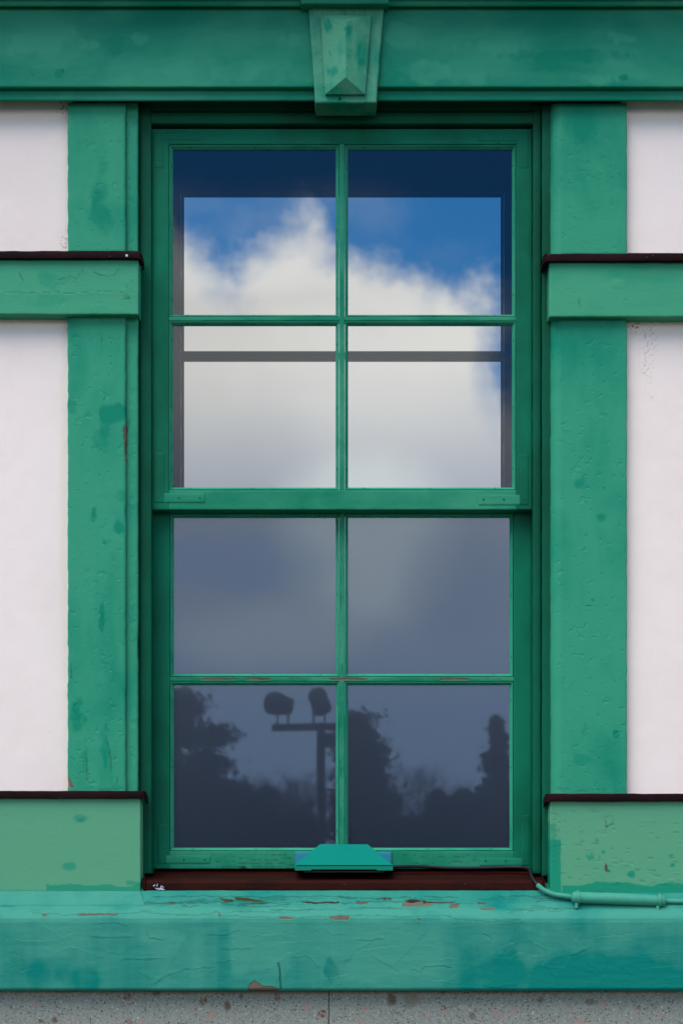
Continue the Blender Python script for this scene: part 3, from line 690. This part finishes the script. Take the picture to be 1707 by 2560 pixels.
a = Acc(); board(a, 314, 320, 636, 642, -0.0615, -0.059, bev=1, res=2); a.build('paint_splash', M_white, c1)
# header
a = Acc(); board(a, L0, R0, 17, 218, -0.068, 0.0, bev=3, res=4, layers=('head',), wob=.6, seed=9, bumpy=.5); a.build('header_fascia', M_head, wall)
a = Acc(); sweep(a, [(205, -0.02), (222, -0.046), (225, -0.050), (250, -0.050), (253, -0.047), (254, 0.06), (200, 0.07)], L0, R0, res=12, sub=4); a.build('lower_fascia', M_head, wall)
# cornice above, throwing the header into soft shade
a = Acc(); sweep(a, [(18, -0.03), (18, -0.080), (14, -0.086), (2, -0.086), (-4, -0.096), (-30, -0.12), (-60, -0.14), (-62, -0.17), (-110, -0.20), (-120, 0.2)], L0, R0, res=30, sub=6); a.build('cornice', M_head, wall)
a = Acc(); board(a, 752, 972, -8, 9, -0.112, -0.05, bev=3, res=6); a.build('cornice_block', M_head, wall)
# keystone with a faceted raised panel
def kwarp(px, py): return np.where(px < 863, px + (py - 12) * (18 / 246.), px - (py - 12) * (19 / 246.))
a = Acc(); board(a, 770, 960, 12, 257, -0.084, 0.0, bev=4, res=3, layers=('key',), warp=kwarp, wob=1.2, seed=12, bumpy=.8)
key = a.build('keystone', M_key, wall)
a = Acc()
f0, f1, f2 = -0.081, -0.094, -0.118
TL, TR, BR_, BL = (801, 31), (928, 31), (912, 229), (813, 229); rt, rb = (864, 58), (864, 196)
def P3(p, d): return (WX(p[0], -.110), d, WZ(p[1], -.110))
def facet(quad, depths):
    n = 16; A, B, Cc, Dd = [np.array(P3(q, d)) for q, d in zip(quad, depths)]; V = []; at = []
    for i in range(n + 1):
        for j in range(n + 1):
            s_, t_ = i / n, j / n
            V.append((A * (1 - s_) + B * s_) * (1 - t_) + (Dd * (1 - s_) + Cc * s_) * t_)
    V = np.array(V); px = V[:, 0] / sca(-.110) + CX; py = HY - (V[:, 2] - ZH) / sca(-.110)
    h, fa, ch, dk = apply_feats(('key',), px, py); V[:, 1] -= np.clip(h + 1.6 * fbm(px / 20, py / 20), -1, 1) * .0008
    idx = np.arange((n + 1) ** 2).reshape(n + 1, n + 1)
    F = np.stack([idx[:-1, :-1], idx[1:, :-1], idx[1:, 1:], idx[:-1, 1:]], -1).reshape(-1, 4)
    a.add(V, F.tolist(), np.stack([fa, ch, dk], -1), 0, True)
facet((TL, rt, rb, BL), (f1, f2, f2, f1)); facet((TR, rt, rb, BR_), (f1, f2, f2, f1))
facet((TL, TR, rt, rt), (f1, f1, f2, f2)); facet((BL, BR_, rb, rb), (f1, f1, f2, f2))
Vr = [P3(p, d) for d in (f1, f0) for p in (TL, TR, BR_, BL)]
a.add(Vr, [(0, 1, 5, 4), (1, 2, 6, 5), (2, 3, 7, 6), (3, 0, 4, 7)])
a.build('raised_panel', M_key, key)
# window sill beam
prof = [(2195, 0.06), (2222, -0.036), (2232, -0.048), (2262, -0.074), (2278, -0.093), (2288, -0.102), (2296, -0.107), (2306, -0.109), (2470, -0.109), (2475, -0.106), (2477, -0.100), (2477, 0.05)]
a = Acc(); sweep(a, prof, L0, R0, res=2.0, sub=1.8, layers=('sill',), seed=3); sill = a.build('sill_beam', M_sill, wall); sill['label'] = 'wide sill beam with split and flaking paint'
a = Acc(); sweep(a, [(2226, -0.044), (2230, -0.053), (2240, -0.059), (2252, -0.069), (2262, -0.077), (2266, -0.077)], L0, 352, res=4, sub=2, amp=.4, seed=4)
V = a.v[0]; e = V[:, 0] > WX(351, 0) - 1e-6; V[e, 0] += (-V[e, 1] - .042) * .5
a.build('cove_moulding', M_sill, wall)
# lifted splinter and curl of paint on the sill slope
a = Acc()
def flake(P, base, lift):
    n = len(P); V = [(WX(x, -.066), -0.068 - l * .001, WZ(y, -.066) + .001) for (x, y), l in zip(P, lift)]; V += [(v[0], v[1] + .0012, v[2] - .0004) for v in V]
    F = [tuple(range(n)), tuple(range(2 * n - 1, n - 1, -1))] + [(i, (i + 1) % n, n + (i + 1) % n, n + i) for i in range(n)]
    a.add(V, F, mi=base)
flake([(548, 2246), (560, 2247), (583, 2250), (585, 2254), (565, 2256)], 0, [12, 16, 16, 10, 8])
flake([(589, 2243), (620, 2246), (660, 2254), (672, 2256), (640, 2256), (600, 2251), (588, 2249)], 0, [18, 17, 9, 6, 7, 9, 12])
a.build('wood_splinter', M_flake, sill)

# ------------------------------------------------------------------ stone plinth
pl = thing('stone_plinth', 'speckled grey aggregate stone plinth below the green sill beam', 'plinth')
a = Acc(); board(a, L0, 821.5, 2476, 3700, -0.070, 0.1, bev=1.5, res=3.5, layers=('stone',), wob=0, bumpy=.5); a.build('stone_block', M_stone, pl)
a = Acc(); board(a, 822.8, R0, 2476, 3700, -0.070, 0.1, bev=1.5, res=3.5, layers=('stone',), wob=0, bumpy=.5, seed=3); a.build('stone_block', M_stone, pl)

# ------------------------------------------------------------------ sash window
win = thing('sash_window', 'tall green sash window with eight panes set in the timber wall', 'window')
a = Acc()
board(a, 350, 379, 262, 2184, 0.015, 0.20, bev=2, res=8, wob=.5, seed=20)
board(a, 1331, 1351, 262, 2184, 0.013, 0.20, bev=2, res=8, wob=1.0, seed=21)
board(a, 1354, 1382, 262, 2190, 0.001, 0.20, bev=2, res=8, wob=1.0, seed=22)
board(a, 338, 351.5, 262, 2184, 0.030, 0.20, bev=1.5, res=8, seed=23)
board(a, 377, 1333, 280, 309, 0.013, 0.20, bev=2.5, res=8, wob=.6, seed=24)
board(a, 345, 1385, 240, 279, 0.020, 0.20, bev=2.5, res=12, seed=25)
board(a, 345, 1385, 2178, 2230, 0.098, 0.20, bev=2, res=14, seed=26)
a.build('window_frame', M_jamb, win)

def sash(name, F, G, x0, x1, y0, y1, xs, ys, glass, low=False, label=None):
    """F front depth, G glass depth; xs / ys: opening edges at the front, pairs"""
    dk = 0.2
    a = Acc(); B = F + .038
    (xa, xb), (xc, xd) = xs; (ya, yb), (yc, yd) = ys
    k = dict(res=4, wob=.5, bev=1.6, backmi=2)
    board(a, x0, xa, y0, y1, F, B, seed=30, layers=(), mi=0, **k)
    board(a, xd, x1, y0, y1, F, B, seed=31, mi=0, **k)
    board(a, xa - 1, xd + 1, y0, ya, F + .0006, B, seed=32, mi=1 if low else 0, **k)
    board(a, xa - 1, xd + 1, yd, y1, F + .0006, B, seed=33, mi=1, layers=('lowrail',) if low else (), **k)
    lm = ('munt',) if low else ()
    k = dict(res=2.4, wob=.5, bev=1.2, backmi=2)
    board(a, xb, xc, ya - 1, yd + 1, F + .0012, B, seed=34, mi=1, layers=lm, **k)
    board(a, xa - 1, xb + .6, yb, yc, F + .0018, B, seed=35, mi=1, layers=lm, **k)
    board(a, xc - .6, xd + 1, yb, yc, F + .0018, B, seed=36, mi=1, layers=lm, **k)
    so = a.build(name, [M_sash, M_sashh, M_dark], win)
    if label: so['label'] = label
    for j, (p, q) in enumerate(ys):
        for i, (m_, n_) in enumerate(xs):
            b = Acc(); w = 8.5
            def ring(o_, d): return [(WX(m_ + o_, F), d, WZ(p + o_, F)), (WX(n_ - o_, F), d, WZ(p + o_, F)), (WX(n_ - o_, F), d, WZ(q - o_, F)), (WX(m_ + o_, F), d, WZ(q - o_, F))]
            rings = [ring(1.3, G), ring(1.3, F + .0028), ring(2.6, F + .0022), ring(w, G - .0035), ring(w + .6, G + .001)]
            V = sum(rings, [])
            Fc = []
            for r_ in range(4):
                for c in range(4): Fc.append((r_ * 4 + c, r_ * 4 + (c + 1) % 4, (r_ + 1) * 4 + (c + 1) % 4, (r_ + 1) * 4 + c))
            b.add(V, Fc)
            # nails, three a side
            md = (F + .0022 + G - .0035) / 2 - .0008
            for t_ in (.12, .5, .88):
                for (cx_, cy_) in ((m_ + 5.5, p + (q - p) * t_), (n_ - 5.5, p + (q - p) * t_), (m_ + (n_ - m_) * t_, p + 5.5), (m_ + (n_ - m_) * t_, q - 5.5)):
                    cx_ += rr.uniform(-6, 6) if cy_ in (p + 5.5, q - 5.5) else 0; cy_ += rr.uniform(-6, 6) if abs(cy_ - p) > 7 and abs(cy_ - q) > 7 else 0
                    c = np.array((WX(cx_, F), md, WZ(cy_, F))); nn = 8; r0 = .0019
                    vv = [c + np.array((0, -.0022, 0))] + [c + np.array((r0 * math.cos(2 * math.pi * z / nn), .0012, r0 * math.sin(2 * math.pi * z / nn))) for z in range(nn)]
                    b.add(vv, [(0, 1 + z, 1 + (z + 1) % nn) for z in range(nn)], mi=1)
            b.build('glazing_bead', [M_bead, M_nail], so)
            g = Acc(); V = [(WX(m_ - 3, F), G, WZ(p - 3, F)), (WX(n_ + 3, F), G, WZ(p - 3, F)), (WX(n_ + 3, F), G, WZ(q + 3, F)), (WX(m_ - 3, F), G, WZ(q + 3, F))]
            g.add(V, [(0, 3, 2, 1)])
            g.build('glass_pane', glass, so)
    return so
up = sash('upper_sash', 0.030, 0.046, 379.5, 1329, 322, 1274, ((423, 848), (861, 1289)), ((361, 792), (802, 1225)), M_glass, label='upper sash holding four panes that mirror bright cloud')
lo = sash('lower_sash', 0.074, 0.090, 380, 1328, 1268, 2172, ((425, 848), (861, 1283)), ((1283, 1692), (1703, 2128)), M_glasslow, True, label='lower sash with dim bluish panes')
def bracket(parent, F, rects, screws, th=.0012, hz=True):
    a = Acc()
    for i, (x0, x1, y0, y1) in enumerate(rects): board(a, x0, x1, y0, y1, F - th + i * .0002, F + .001, bev=.7, res=5, wob=.3, seed=x0, mi=(2 if (hz and i == 1) else 0))
    for (x, y) in screws:
        c = np.array((WX(x, F), F - th - .0004, WZ(y, F))); n = 10
        ring = [c + np.array((.0032 * math.cos(2 * math.pi * k / n), 0.0006, .0032 * math.sin(2 * math.pi * k / n))) for k in range(n)]
        a.add([c + np.array((0, -.0008, 0))] + ring, [(0, 1 + k, 1 + (k + 1) % n) for k in range(n)], smooth=True)
        a.add([c + np.array((.0011 * math.cos(2 * math.pi * k / 6), -.0010, .0011 * math.sin(2 * math.pi * k / 6))) for k in range(6)], [tuple(range(6))], mi=1)
    a.build('corner_bracket', [M_sash, M_nail, M_sashh], parent)
bracket(up, .030, ((387, 411, 1131, 1256), (409, 512, 1233, 1256)), ((398, 1143), (398, 1194), (398, 1244), (448, 1245), (500, 1245)))
bracket(up, .030, ((1298, 1320, 1135, 1262), (1196, 1300, 1237, 1262)), ((1310, 1147), (1310, 1197), (1310, 1249), (1259, 1249), (1208, 1249)))
bracket(up, .030, ((1297, 1320, 330, 420), (1196, 1299, 330, 352)), ((1246, 356),), .0006, False)
bracket(up, .030, ((387, 409, 330, 420), (407, 500, 330, 350)), ((398, 400),), .0006, False)
bracket(lo, .074, ((395, 417, 2060, 2158), (415, 526, 2139, 2158)), ((404, 2149), (460, 2149), (512, 2149)))
bracket(lo, .074, ((1303, 1323, 2038, 2164), (1198, 1305, 2145, 2164)), ((1314, 2050), (1314, 2099), (1314, 2152), (1263, 2152), (1213, 2152)))
# brown sloping flashing below the lower sash
a = Acc(); sweep(a, [(2172, 0.10), (2184, 0.066), (2201, -0.036), (2203, -0.0395), (2229, -0.0415), (2231, -0.034)], 361, 1358, res=8, sub=6, amp=.25)
for s_, xe in ((1, 361), (-1, 1358)):
    board(a, min(xe, xe + s_ * 3), max(xe, xe + s_ * 3), 2192, 2230, -0.0430, 0.02, bev=.8, res=5)
fl = a.build('sill_flashing', M_cap2, win)
a = Acc()
for i in range(14):
    x = 381 + rr.uniform(0, 26); y = 2218 + rr.uniform(-5, 7); l = rr.uniform(3, 9); an = rr.uniform(-1, 1.6)
    p = [(x, y), (x + l * math.cos(an), y - l * math.sin(an)), (x + l * math.cos(an) + 1, y - l * math.sin(an) + 2), (x + 1.5, y + 2)]
    a.add([(WX(q[0], -.055), -.0441 - i * .00003, WZ(q[1], -.055)) for q in p], [(0, 1, 2, 3)])
a.build('bird_dropping', M_white, fl)

# ------------------------------------------------------------------ secondary window behind the sashes
sec = thing('secondary_window', 'mirror bright inner glass seen behind the upper panes, repeating the cloud', 'window')
a = Acc(); F = 0.222
board(a, 355, 392, 262, 1400, F - .02, F + .02, bev=2, res=30); board(a, 1316, 1352, 262, 1400, F - .02, F + .02, bev=2, res=30)
board(a, 391, 1317, 262, 330, F - .019, F + .02, bev=2, res=30); board(a, 391, 1317, 1340, 1400, F - .019, F + .02, bev=2, res=30)
a.build('window_frame', M_dark, sec)
g = Acc(); V = [(WX(388, F), F, WZ(322, F)), (WX(1320, F), F, WZ(322, F)), (WX(1320, F), F, WZ(1345, F)), (WX(388, F), F, WZ(1345, F))]
V += [(v[0], v[1] + .005, v[2]) for v in V]
g.add(V, [(0, 3, 2, 1), (4, 5, 6, 7), (0, 1, 5, 4), (1, 2, 6, 5), (2, 3, 7, 6), (3, 0, 4, 7)]); g.build('mirror_pane', M_mirror, sec)
blind = Acc(); board(blind, 384, 1324, 1262, 2170, 0.118, 0.128, bev=1.5, res=30, bumpy=0); bo = blind.build('frosted_screen', M_blind)
tag(bo, 'plain blue grey screen standing behind the four lower panes', 'screen')

# ------------------------------------------------------------------ green hooded box on the lower rail
bx = thing('hooded_lamp', 'small jade green hooded box fixed to the bottom rail of the window', 'lamp', (WX(860, 0), 0.0, WZ(2175, 0)))
a = Acc(); Fh, Bh = -0.036, 0.066
lip0 = WZ(2163, Fh)
V = [(WX(737, Fh), Fh, lip0), (WX(982, Fh), Fh, lip0), (WX(918, Bh), Bh, WZ(2110, Bh)), (WX(800, Bh), Bh, WZ(2110, Bh)), (WX(737, Fh), .07, lip0), (WX(982, Fh), .07, lip0)]
a.add(V, [(0, 1, 2, 3), (0, 3, 4), (1, 5, 2), (3, 2, 5, 4), (0, 4, 5, 1)]); a.build('hood', M_hood, bx, bevel=.0012)
a = Acc(); zt = lip0 - .002; zb = WZ(2176, Fh)
xs_ = [(737, zb), (777, zb), (779, zb + .0025), (941, zb + .0025), (943, zb), (982, zb), (982, zt), (737, zt)]
V = [(WX(x, Fh), Fh + .001, z) for x, z in xs_] + [(WX(x, Fh), .068, z) for x, z in xs_]; n = 8
a.add(V, [tuple(range(n)), tuple(range(2 * n - 1, n - 1, -1))] + [(i, n + i, n + (i + 1) % n, (i + 1) % n) for i in range(n)]); a.build('base_lip', M_hoodlip, bx)
a = Acc(); board(a, 738, 978, 2129, 2171, 0.0695, 0.0745, bev=1, res=8, wob=.4); a.build('back_plate', M_cyan, bx)
# black box added below the hood, standing in for the shade there
a = Acc(); a.box(WX(760, 0), WX(960, 0), -.03, .065, zb - .006, zb - .0005); a.build('hood_shade_box', M_black, bx, bevel=.002)

# ------------------------------------------------------------------ cable with its sleeve
cb = thing('cable_conduit', 'thin green painted cable with a thick sleeve lying on the right end of the sill', 'cable', (WX(1550, -.073), -.09, WZ(2260, -.073)))
def W3(px, py, d): return (WX(px, d), d, WZ(py, d))
a = Acc(); tube(a, curve_pts([W3(960, 2168, .03), W3(1040, 2166, .052), W3(1120, 2170, .055), W3(1200, 2170, .055), W3(1290, 2168, .05), W3(1322, 2174, .02), W3(1330, 2195, -.034), W3(1344, 2214, -.056)]), .0042)
a.build('black_lead', M_black, cb)
a = Acc(); tube(a, curve_pts([W3(1342, 2212, -.055), W3(1360, 2226, -.062), W3(1385, 2236, -.067), W3(1412, 2240, -.071), W3(1436, 2244, -.073)]), .0062, 12)
tube(a, curve_pts([W3(1655, 2252, -.075), W3(1720, 2254, -.075), W3(2000, 2256, -.075), W3(2600, 2256, -.075)]), .0062, 12)
a.build('cable', M_conduit, cb)
a = Acc(); tube(a, [W3(1428, 2242.5, -.080), W3(1432, 2243, -.080), W3(1450, 2244, -.080), W3(1505, 2246, -.080), W3(1512, 2246, -.080), W3(1600, 2250, -.080), W3(1650, 2252, -.080), W3(1659, 2252, -.080), W3(1662, 2252, -.080)], [.008, .0145, .0145, .0140, .0148, .0140, .0140, .0135, .009], 18)
a.build('sleeve', M_conduit, cb)
for x, y in ((1443, 2244), (1646, 2251)):
    a = Acc(); tube(a, [W3(x - 4, y, -.080), W3(x + 4, y, -.080)], .0172, 20)
    tube(a, [W3(x - 3, y + 14, -.087), W3(x - 3, y + 27, -.089)], [.0045, .0040], 8); tube(a, [W3(x + 2, y - 14, -.085), W3(x + 2, y - 20, -.085)], .003, 8)
    a.build('clamp', M_conduit, cb)

# ------------------------------------------------------------------ ground and what the panes reflect
def m_ground():
    m, t = new_mat('gravel_ground'); pos = t.n('ShaderNodeTexCoord').outputs['Object']
    c = t.mix(t.noise(pos, 40, 5, .7), (.035, .034, .03), (.06, .056, .05)); c = t.mix(t.ss(t.noise(pos, .25, 4, .6), .5, .6), c, (.05, .085, .03))
    finish(t, **{'Base Color': c, 'Roughness': .9, 'bump': bump(t, t.noise(pos, 60, 4, .7), .6, .01)}); return m
a = Acc(); a.add([(-900, -1500, 0), (900, -1500, 0), (900, 300, 0), (-900, 300, 0)], [(0, 1, 2, 3)]); tag(a.build('ground', m_ground()), kind='structure')
# the rest of the building: solid room behind the facade
a = Acc(); xw0, xw1 = WX(L0, 0), WX(R0, 0)
a.box(xw0, WX(360, 0), .11, .25, 0, 3.9); a.box(WX(1370, 0), xw1, .11, .25, 0, 3.9); a.box(WX(361, 0), WX(1369, 0), .245, 4, 0, 3.9); a.build('wall_core', M_room, wall)
a = Acc(); a.box(xw0, xw1, -.22, .3, 3.905, 3.99); a.build('eave', M_head, wall)

def m_leaf(name, c):
    m, t = new_mat(name); pos = t.n('ShaderNodeTexCoord').outputs['Object']
    col = t.mix(t.noise(pos, 1.2, 3, .6), tuple(q * .6 for q in c), tuple(q * 1.3 for q in c))
    finish(t, **{'Base Color': col, 'Roughness': .7}); return m
M_pine = m_leaf('pine_needles', (.035, .060, .028)); M_bush = m_leaf('dense_leaves', (.045, .062, .030)); M_bark = m_leaf('bark', (.09, .07, .055))
def RX(px, L): return (px - CX) / 1000 * L / D0
def RZ(py, L): return ZH + (HY - py) / 1000 * L / D0
def leafcloud(acc, pts, size, rnd):
    V = []; F = []
    for p in pts:
        s_ = size * rnd.uniform(.6, 1.4); a1 = np.array([rnd.gauss(0, 1) for _ in range(3)]); a1 /= np.linalg.norm(a1) + 1e-6
        b1 = np.cross(a1, [rnd.gauss(0, 1) for _ in range(3)]); b1 /= np.linalg.norm(b1) + 1e-6
        i = len(V); V += [p + a1 * s_, p + b1 * s_ * .45, p - a1 * s_, p - b1 * s_ * .45]; F.append((i, i + 1, i + 2, i + 3))
    acc.add(V, F)
def tree(px, ptop, L, halfw, kind, label, name, group, seed):
    rnd = random.Random(seed); X = RX(px, L); Y = -(L - D0); H = RZ(ptop, L); s_ = L / D0 / 1000; W = halfw * s_
    o = thing(name, label, 'tree', (X, Y, 0), group)
    a = Acc(); tube(a, [(X, Y, 0), (X + .1, Y, H * .5), (X, Y, H * .95)], [H * .028 + .05, H * .018 + .03, .03], 8)
    tips = []; core = []
    if kind == 'bare': a = Acc()
    if kind == 'cone':
        n = 46
        for i in range(n):
            t_ = i / n; z = H * (.08 + .9 * t_); r = W * (1 - t_) ** 1.05 * rnd.uniform(.5, 1.25) + .05
            for k in range(5):
                q = rnd.uniform(0, 6.28)
                for j in range(42):
                    f = rnd.uniform(.15, 1); tips.append(np.array((X + r * f * math.cos(q) + rnd.gauss(0, .07), Y + r * f * math.sin(q) + rnd.gauss(0, .07), z - .25 * r * f + rnd.gauss(0, .07))))
    elif kind == 'pine':
        for i in range(44):
            t_ = rnd.uniform(.12, 1); z = H * t_; q = rnd.uniform(0, 6.28); r = W * (1.1 - t_ * .98) * rnd.uniform(.5, 1.15)
            tip = np.array((X + r * math.cos(q), Y + r * math.sin(q), z - r * .05))
            tube(a, [(X, Y, z - r * .12), tuple(tip)], [.06, .02], 5)
            for j in range(170):
                f = rnd.uniform(.25, 1.08); c = np.array((X, Y, z)) * (1 - f) + tip * f
                tips.append(c + np.array((rnd.gauss(0, .16 + .16 * f), rnd.gauss(0, .22), rnd.gauss(0, .10))))
    elif kind == 'bush':
        cs = [(rnd.gauss(0, W * .42), rnd.gauss(0, W * .3), H * rnd.uniform(.25, .84)) for _ in range(20)]
        for c in cs:
            rad = min(W * .40, H - c[2] + .1)
            core.append((X + c[0], Y + c[1], max(c[2], rad * .6), rad * .74))
            for j in range(420):
                v = np.array([rnd.gauss(0, 1) for _ in range(3)]); v /= np.linalg.norm(v); v *= rad * (.68 + .5 * abs(rnd.gauss(0, .45)))
                tips.append(np.array((X + c[0] + v[0], Y + c[1] + v[1], max(.05, c[2] + v[2]))))
    else:  # bare
        def grow(p, d, ln, r, dep):
            q = p + d * ln; tube(a, [tuple(p), tuple(q)], [r, r * .65], 5, caps=False)
            if dep == 0: return
            for k in range(3):
                nd = d + np.array((rnd.gauss(0, .55), rnd.gauss(0, .55), rnd.uniform(0, .25))); nd /= np.linalg.norm(nd); grow(q, nd, ln * rnd.uniform(.6, .85), r * .6, dep - 1)
        grow(np.array((X, Y, 0.)), np.array((0, 0, 1.)), H * .26, .085, 6)
    a.build('trunk', M_bark, o)
    if tips:
        c = Acc(); leafcloud(c, tips, .10, rnd)
        for (cx_, cy_, cz_, cr) in core:
            V = []; F = []; nn = 10
            for a_ in range(nn + 1):
                for b_ in range(nn):
                    th = math.pi * a_ / nn; ph = 2 * math.pi * b_ / nn; q = cr * rnd.uniform(.85, 1.1)
                    V.append((cx_ + q * math.sin(th) * math.cos(ph), cy_ + q * math.sin(th) * math.sin(ph), cz_ + q * math.cos(th)))
            for a_ in range(nn):
                for b_ in range(nn): F.append((a_ * nn + b_, a_ * nn + (b_ + 1) % nn, (a_ + 1) * nn + (b_ + 1) % nn, (a_ + 1) * nn + b_))
            c.add(V, F)
        c.build('crown', M_bush if kind == 'bush' else M_pine, o)
G = 'trees mirrored in the lower panes'
tree(440, 1738, 55, 175, 'pine', 'large layered pine mirrored at the left edge of the lower panes', 'pine_tree', None, 1)
tree(525, 1822, 58, 120, 'pine', 'pine with horizontal branches mirrored just right of the large one', 'pine_tree', None, 2)
tree(890, 1775, 60, 62, 'pine', 'open branched pine mirrored behind the centre glazing bar', 'pine_tree', None, 3)
tree(925, 1850, 62, 60, 'pine', 'lower pine mirrored right of the centre glazing bar', 'pine_tree', None, 4)
tree(1243, 1780, 58, 135, 'cone', 'slim pointed conifer mirrored at the right edge of the lower panes', 'conifer_tree', None, 5)
tree(1345, 1850, 57, 90, 'cone', 'darker conifer mirrored behind the right sash stile', 'conifer_tree', None, 6)
for i, (px, pt, L, hw) in enumerate(((450, 1880, 50, 110), (540, 1900, 52, 90), (615, 1925, 54, 80), (690, 1955, 50, 70), (765, 2030, 52, 70), (880, 1900, 56, 50), (930, 1930, 54, 70), (975, 1975, 52, 80), (1050, 2015, 50, 90), (1130, 1985, 52, 80), (1200, 1945, 50, 80), (1280, 1910, 48, 90), (380, 1830, 52, 100), (1360, 1900, 50, 90))):
    tree(px, pt, L, hw, 'bush', 'broad dark leafy tree in the mirrored row along the bottom of the lower panes', 'broadleaf_tree', 'dark leafy trees mirrored in the lower panes', 20 + i)
for i, (px, pt, L) in enumerate(((615, 1870, 64), (670, 1900, 66), (760, 1880, 70), (960, 1860, 70), (1165, 1930, 68), (640, 1850, 66), (700, 1880, 70), (740, 1850, 68), (1010, 1870, 68), (1070, 1895, 70), (1120, 1900, 66))):
    tree(px, pt, L, 60, 'bare', 'leafless winter tree faintly mirrored above the dark leafy trees', 'bare_tree', 'leafless trees mirrored in the lower panes', 50 + i)
# floodlight mast
Lp = 25.0; Yp = -(Lp - D0); s_ = Lp / D0 / 1000
mast = thing('floodlight_mast', 'dark floodlight mast with two lamp heads on a crossbar, mirrored in the lower left pane', 'floodlight', (RX(803, Lp), Yp, 0))
M_mast = m_plain('dark_grey_metal', (.030, .032, .036), .5, .4)
a = Acc(); tube(a, [(RX(803, Lp), Yp, 0), (RX(803, Lp), Yp, RZ(1818, Lp))], .055, 14); a.build('pole', M_mast, mast)
a = Acc(); a.box(RX(678, Lp), RX(866, Lp), Yp - .05, Yp + .05, RZ(1825, Lp), RZ(1807, Lp)); a.build('crossbar', M_mast, mast, bevel=.008)
def head(px, py, ax, length, r0, r1):
    a = Acc(); c = np.array((RX(px, Lp), Yp + .03, RZ(py, Lp))); ax = np.array(ax, float); ax /= np.linalg.norm(ax)
    tube(a, [c + ax * length * q for q in (-.5, -.47, -.3, 0, .2, .34, .44, .49, .5)], [r0 * .75, r0, r0 * 1.05, r1 * .95, r1, r1 * .9, r1 * .65, r1 * .3, r1 * .05], 24)
    h = a.build('lamp_head', M_mast, mast)
    b = Acc(); zb = RZ(1807, Lp)
    for dx in (-.07, .07): b.box(c[0] + dx - .012 + .06 * (px < 750), c[0] + dx + .012 + .06 * (px < 750), Yp - .02, Yp + .02, zb - .01, c[2])
    b.build('bracket', M_mast, h)
head(694, 1758, (-1, -.1, .22), .38, .105, .15); head(797, 1750, (-.35, -.5, .95), .34, .12, .125)
a = Acc(); a.box(RX(808, Lp), RX(850, Lp), Yp - .06, Yp + .06, RZ(1868, Lp), RZ(1832, Lp)); a.build('junction_box', M_mast, mast, bevel=.03)
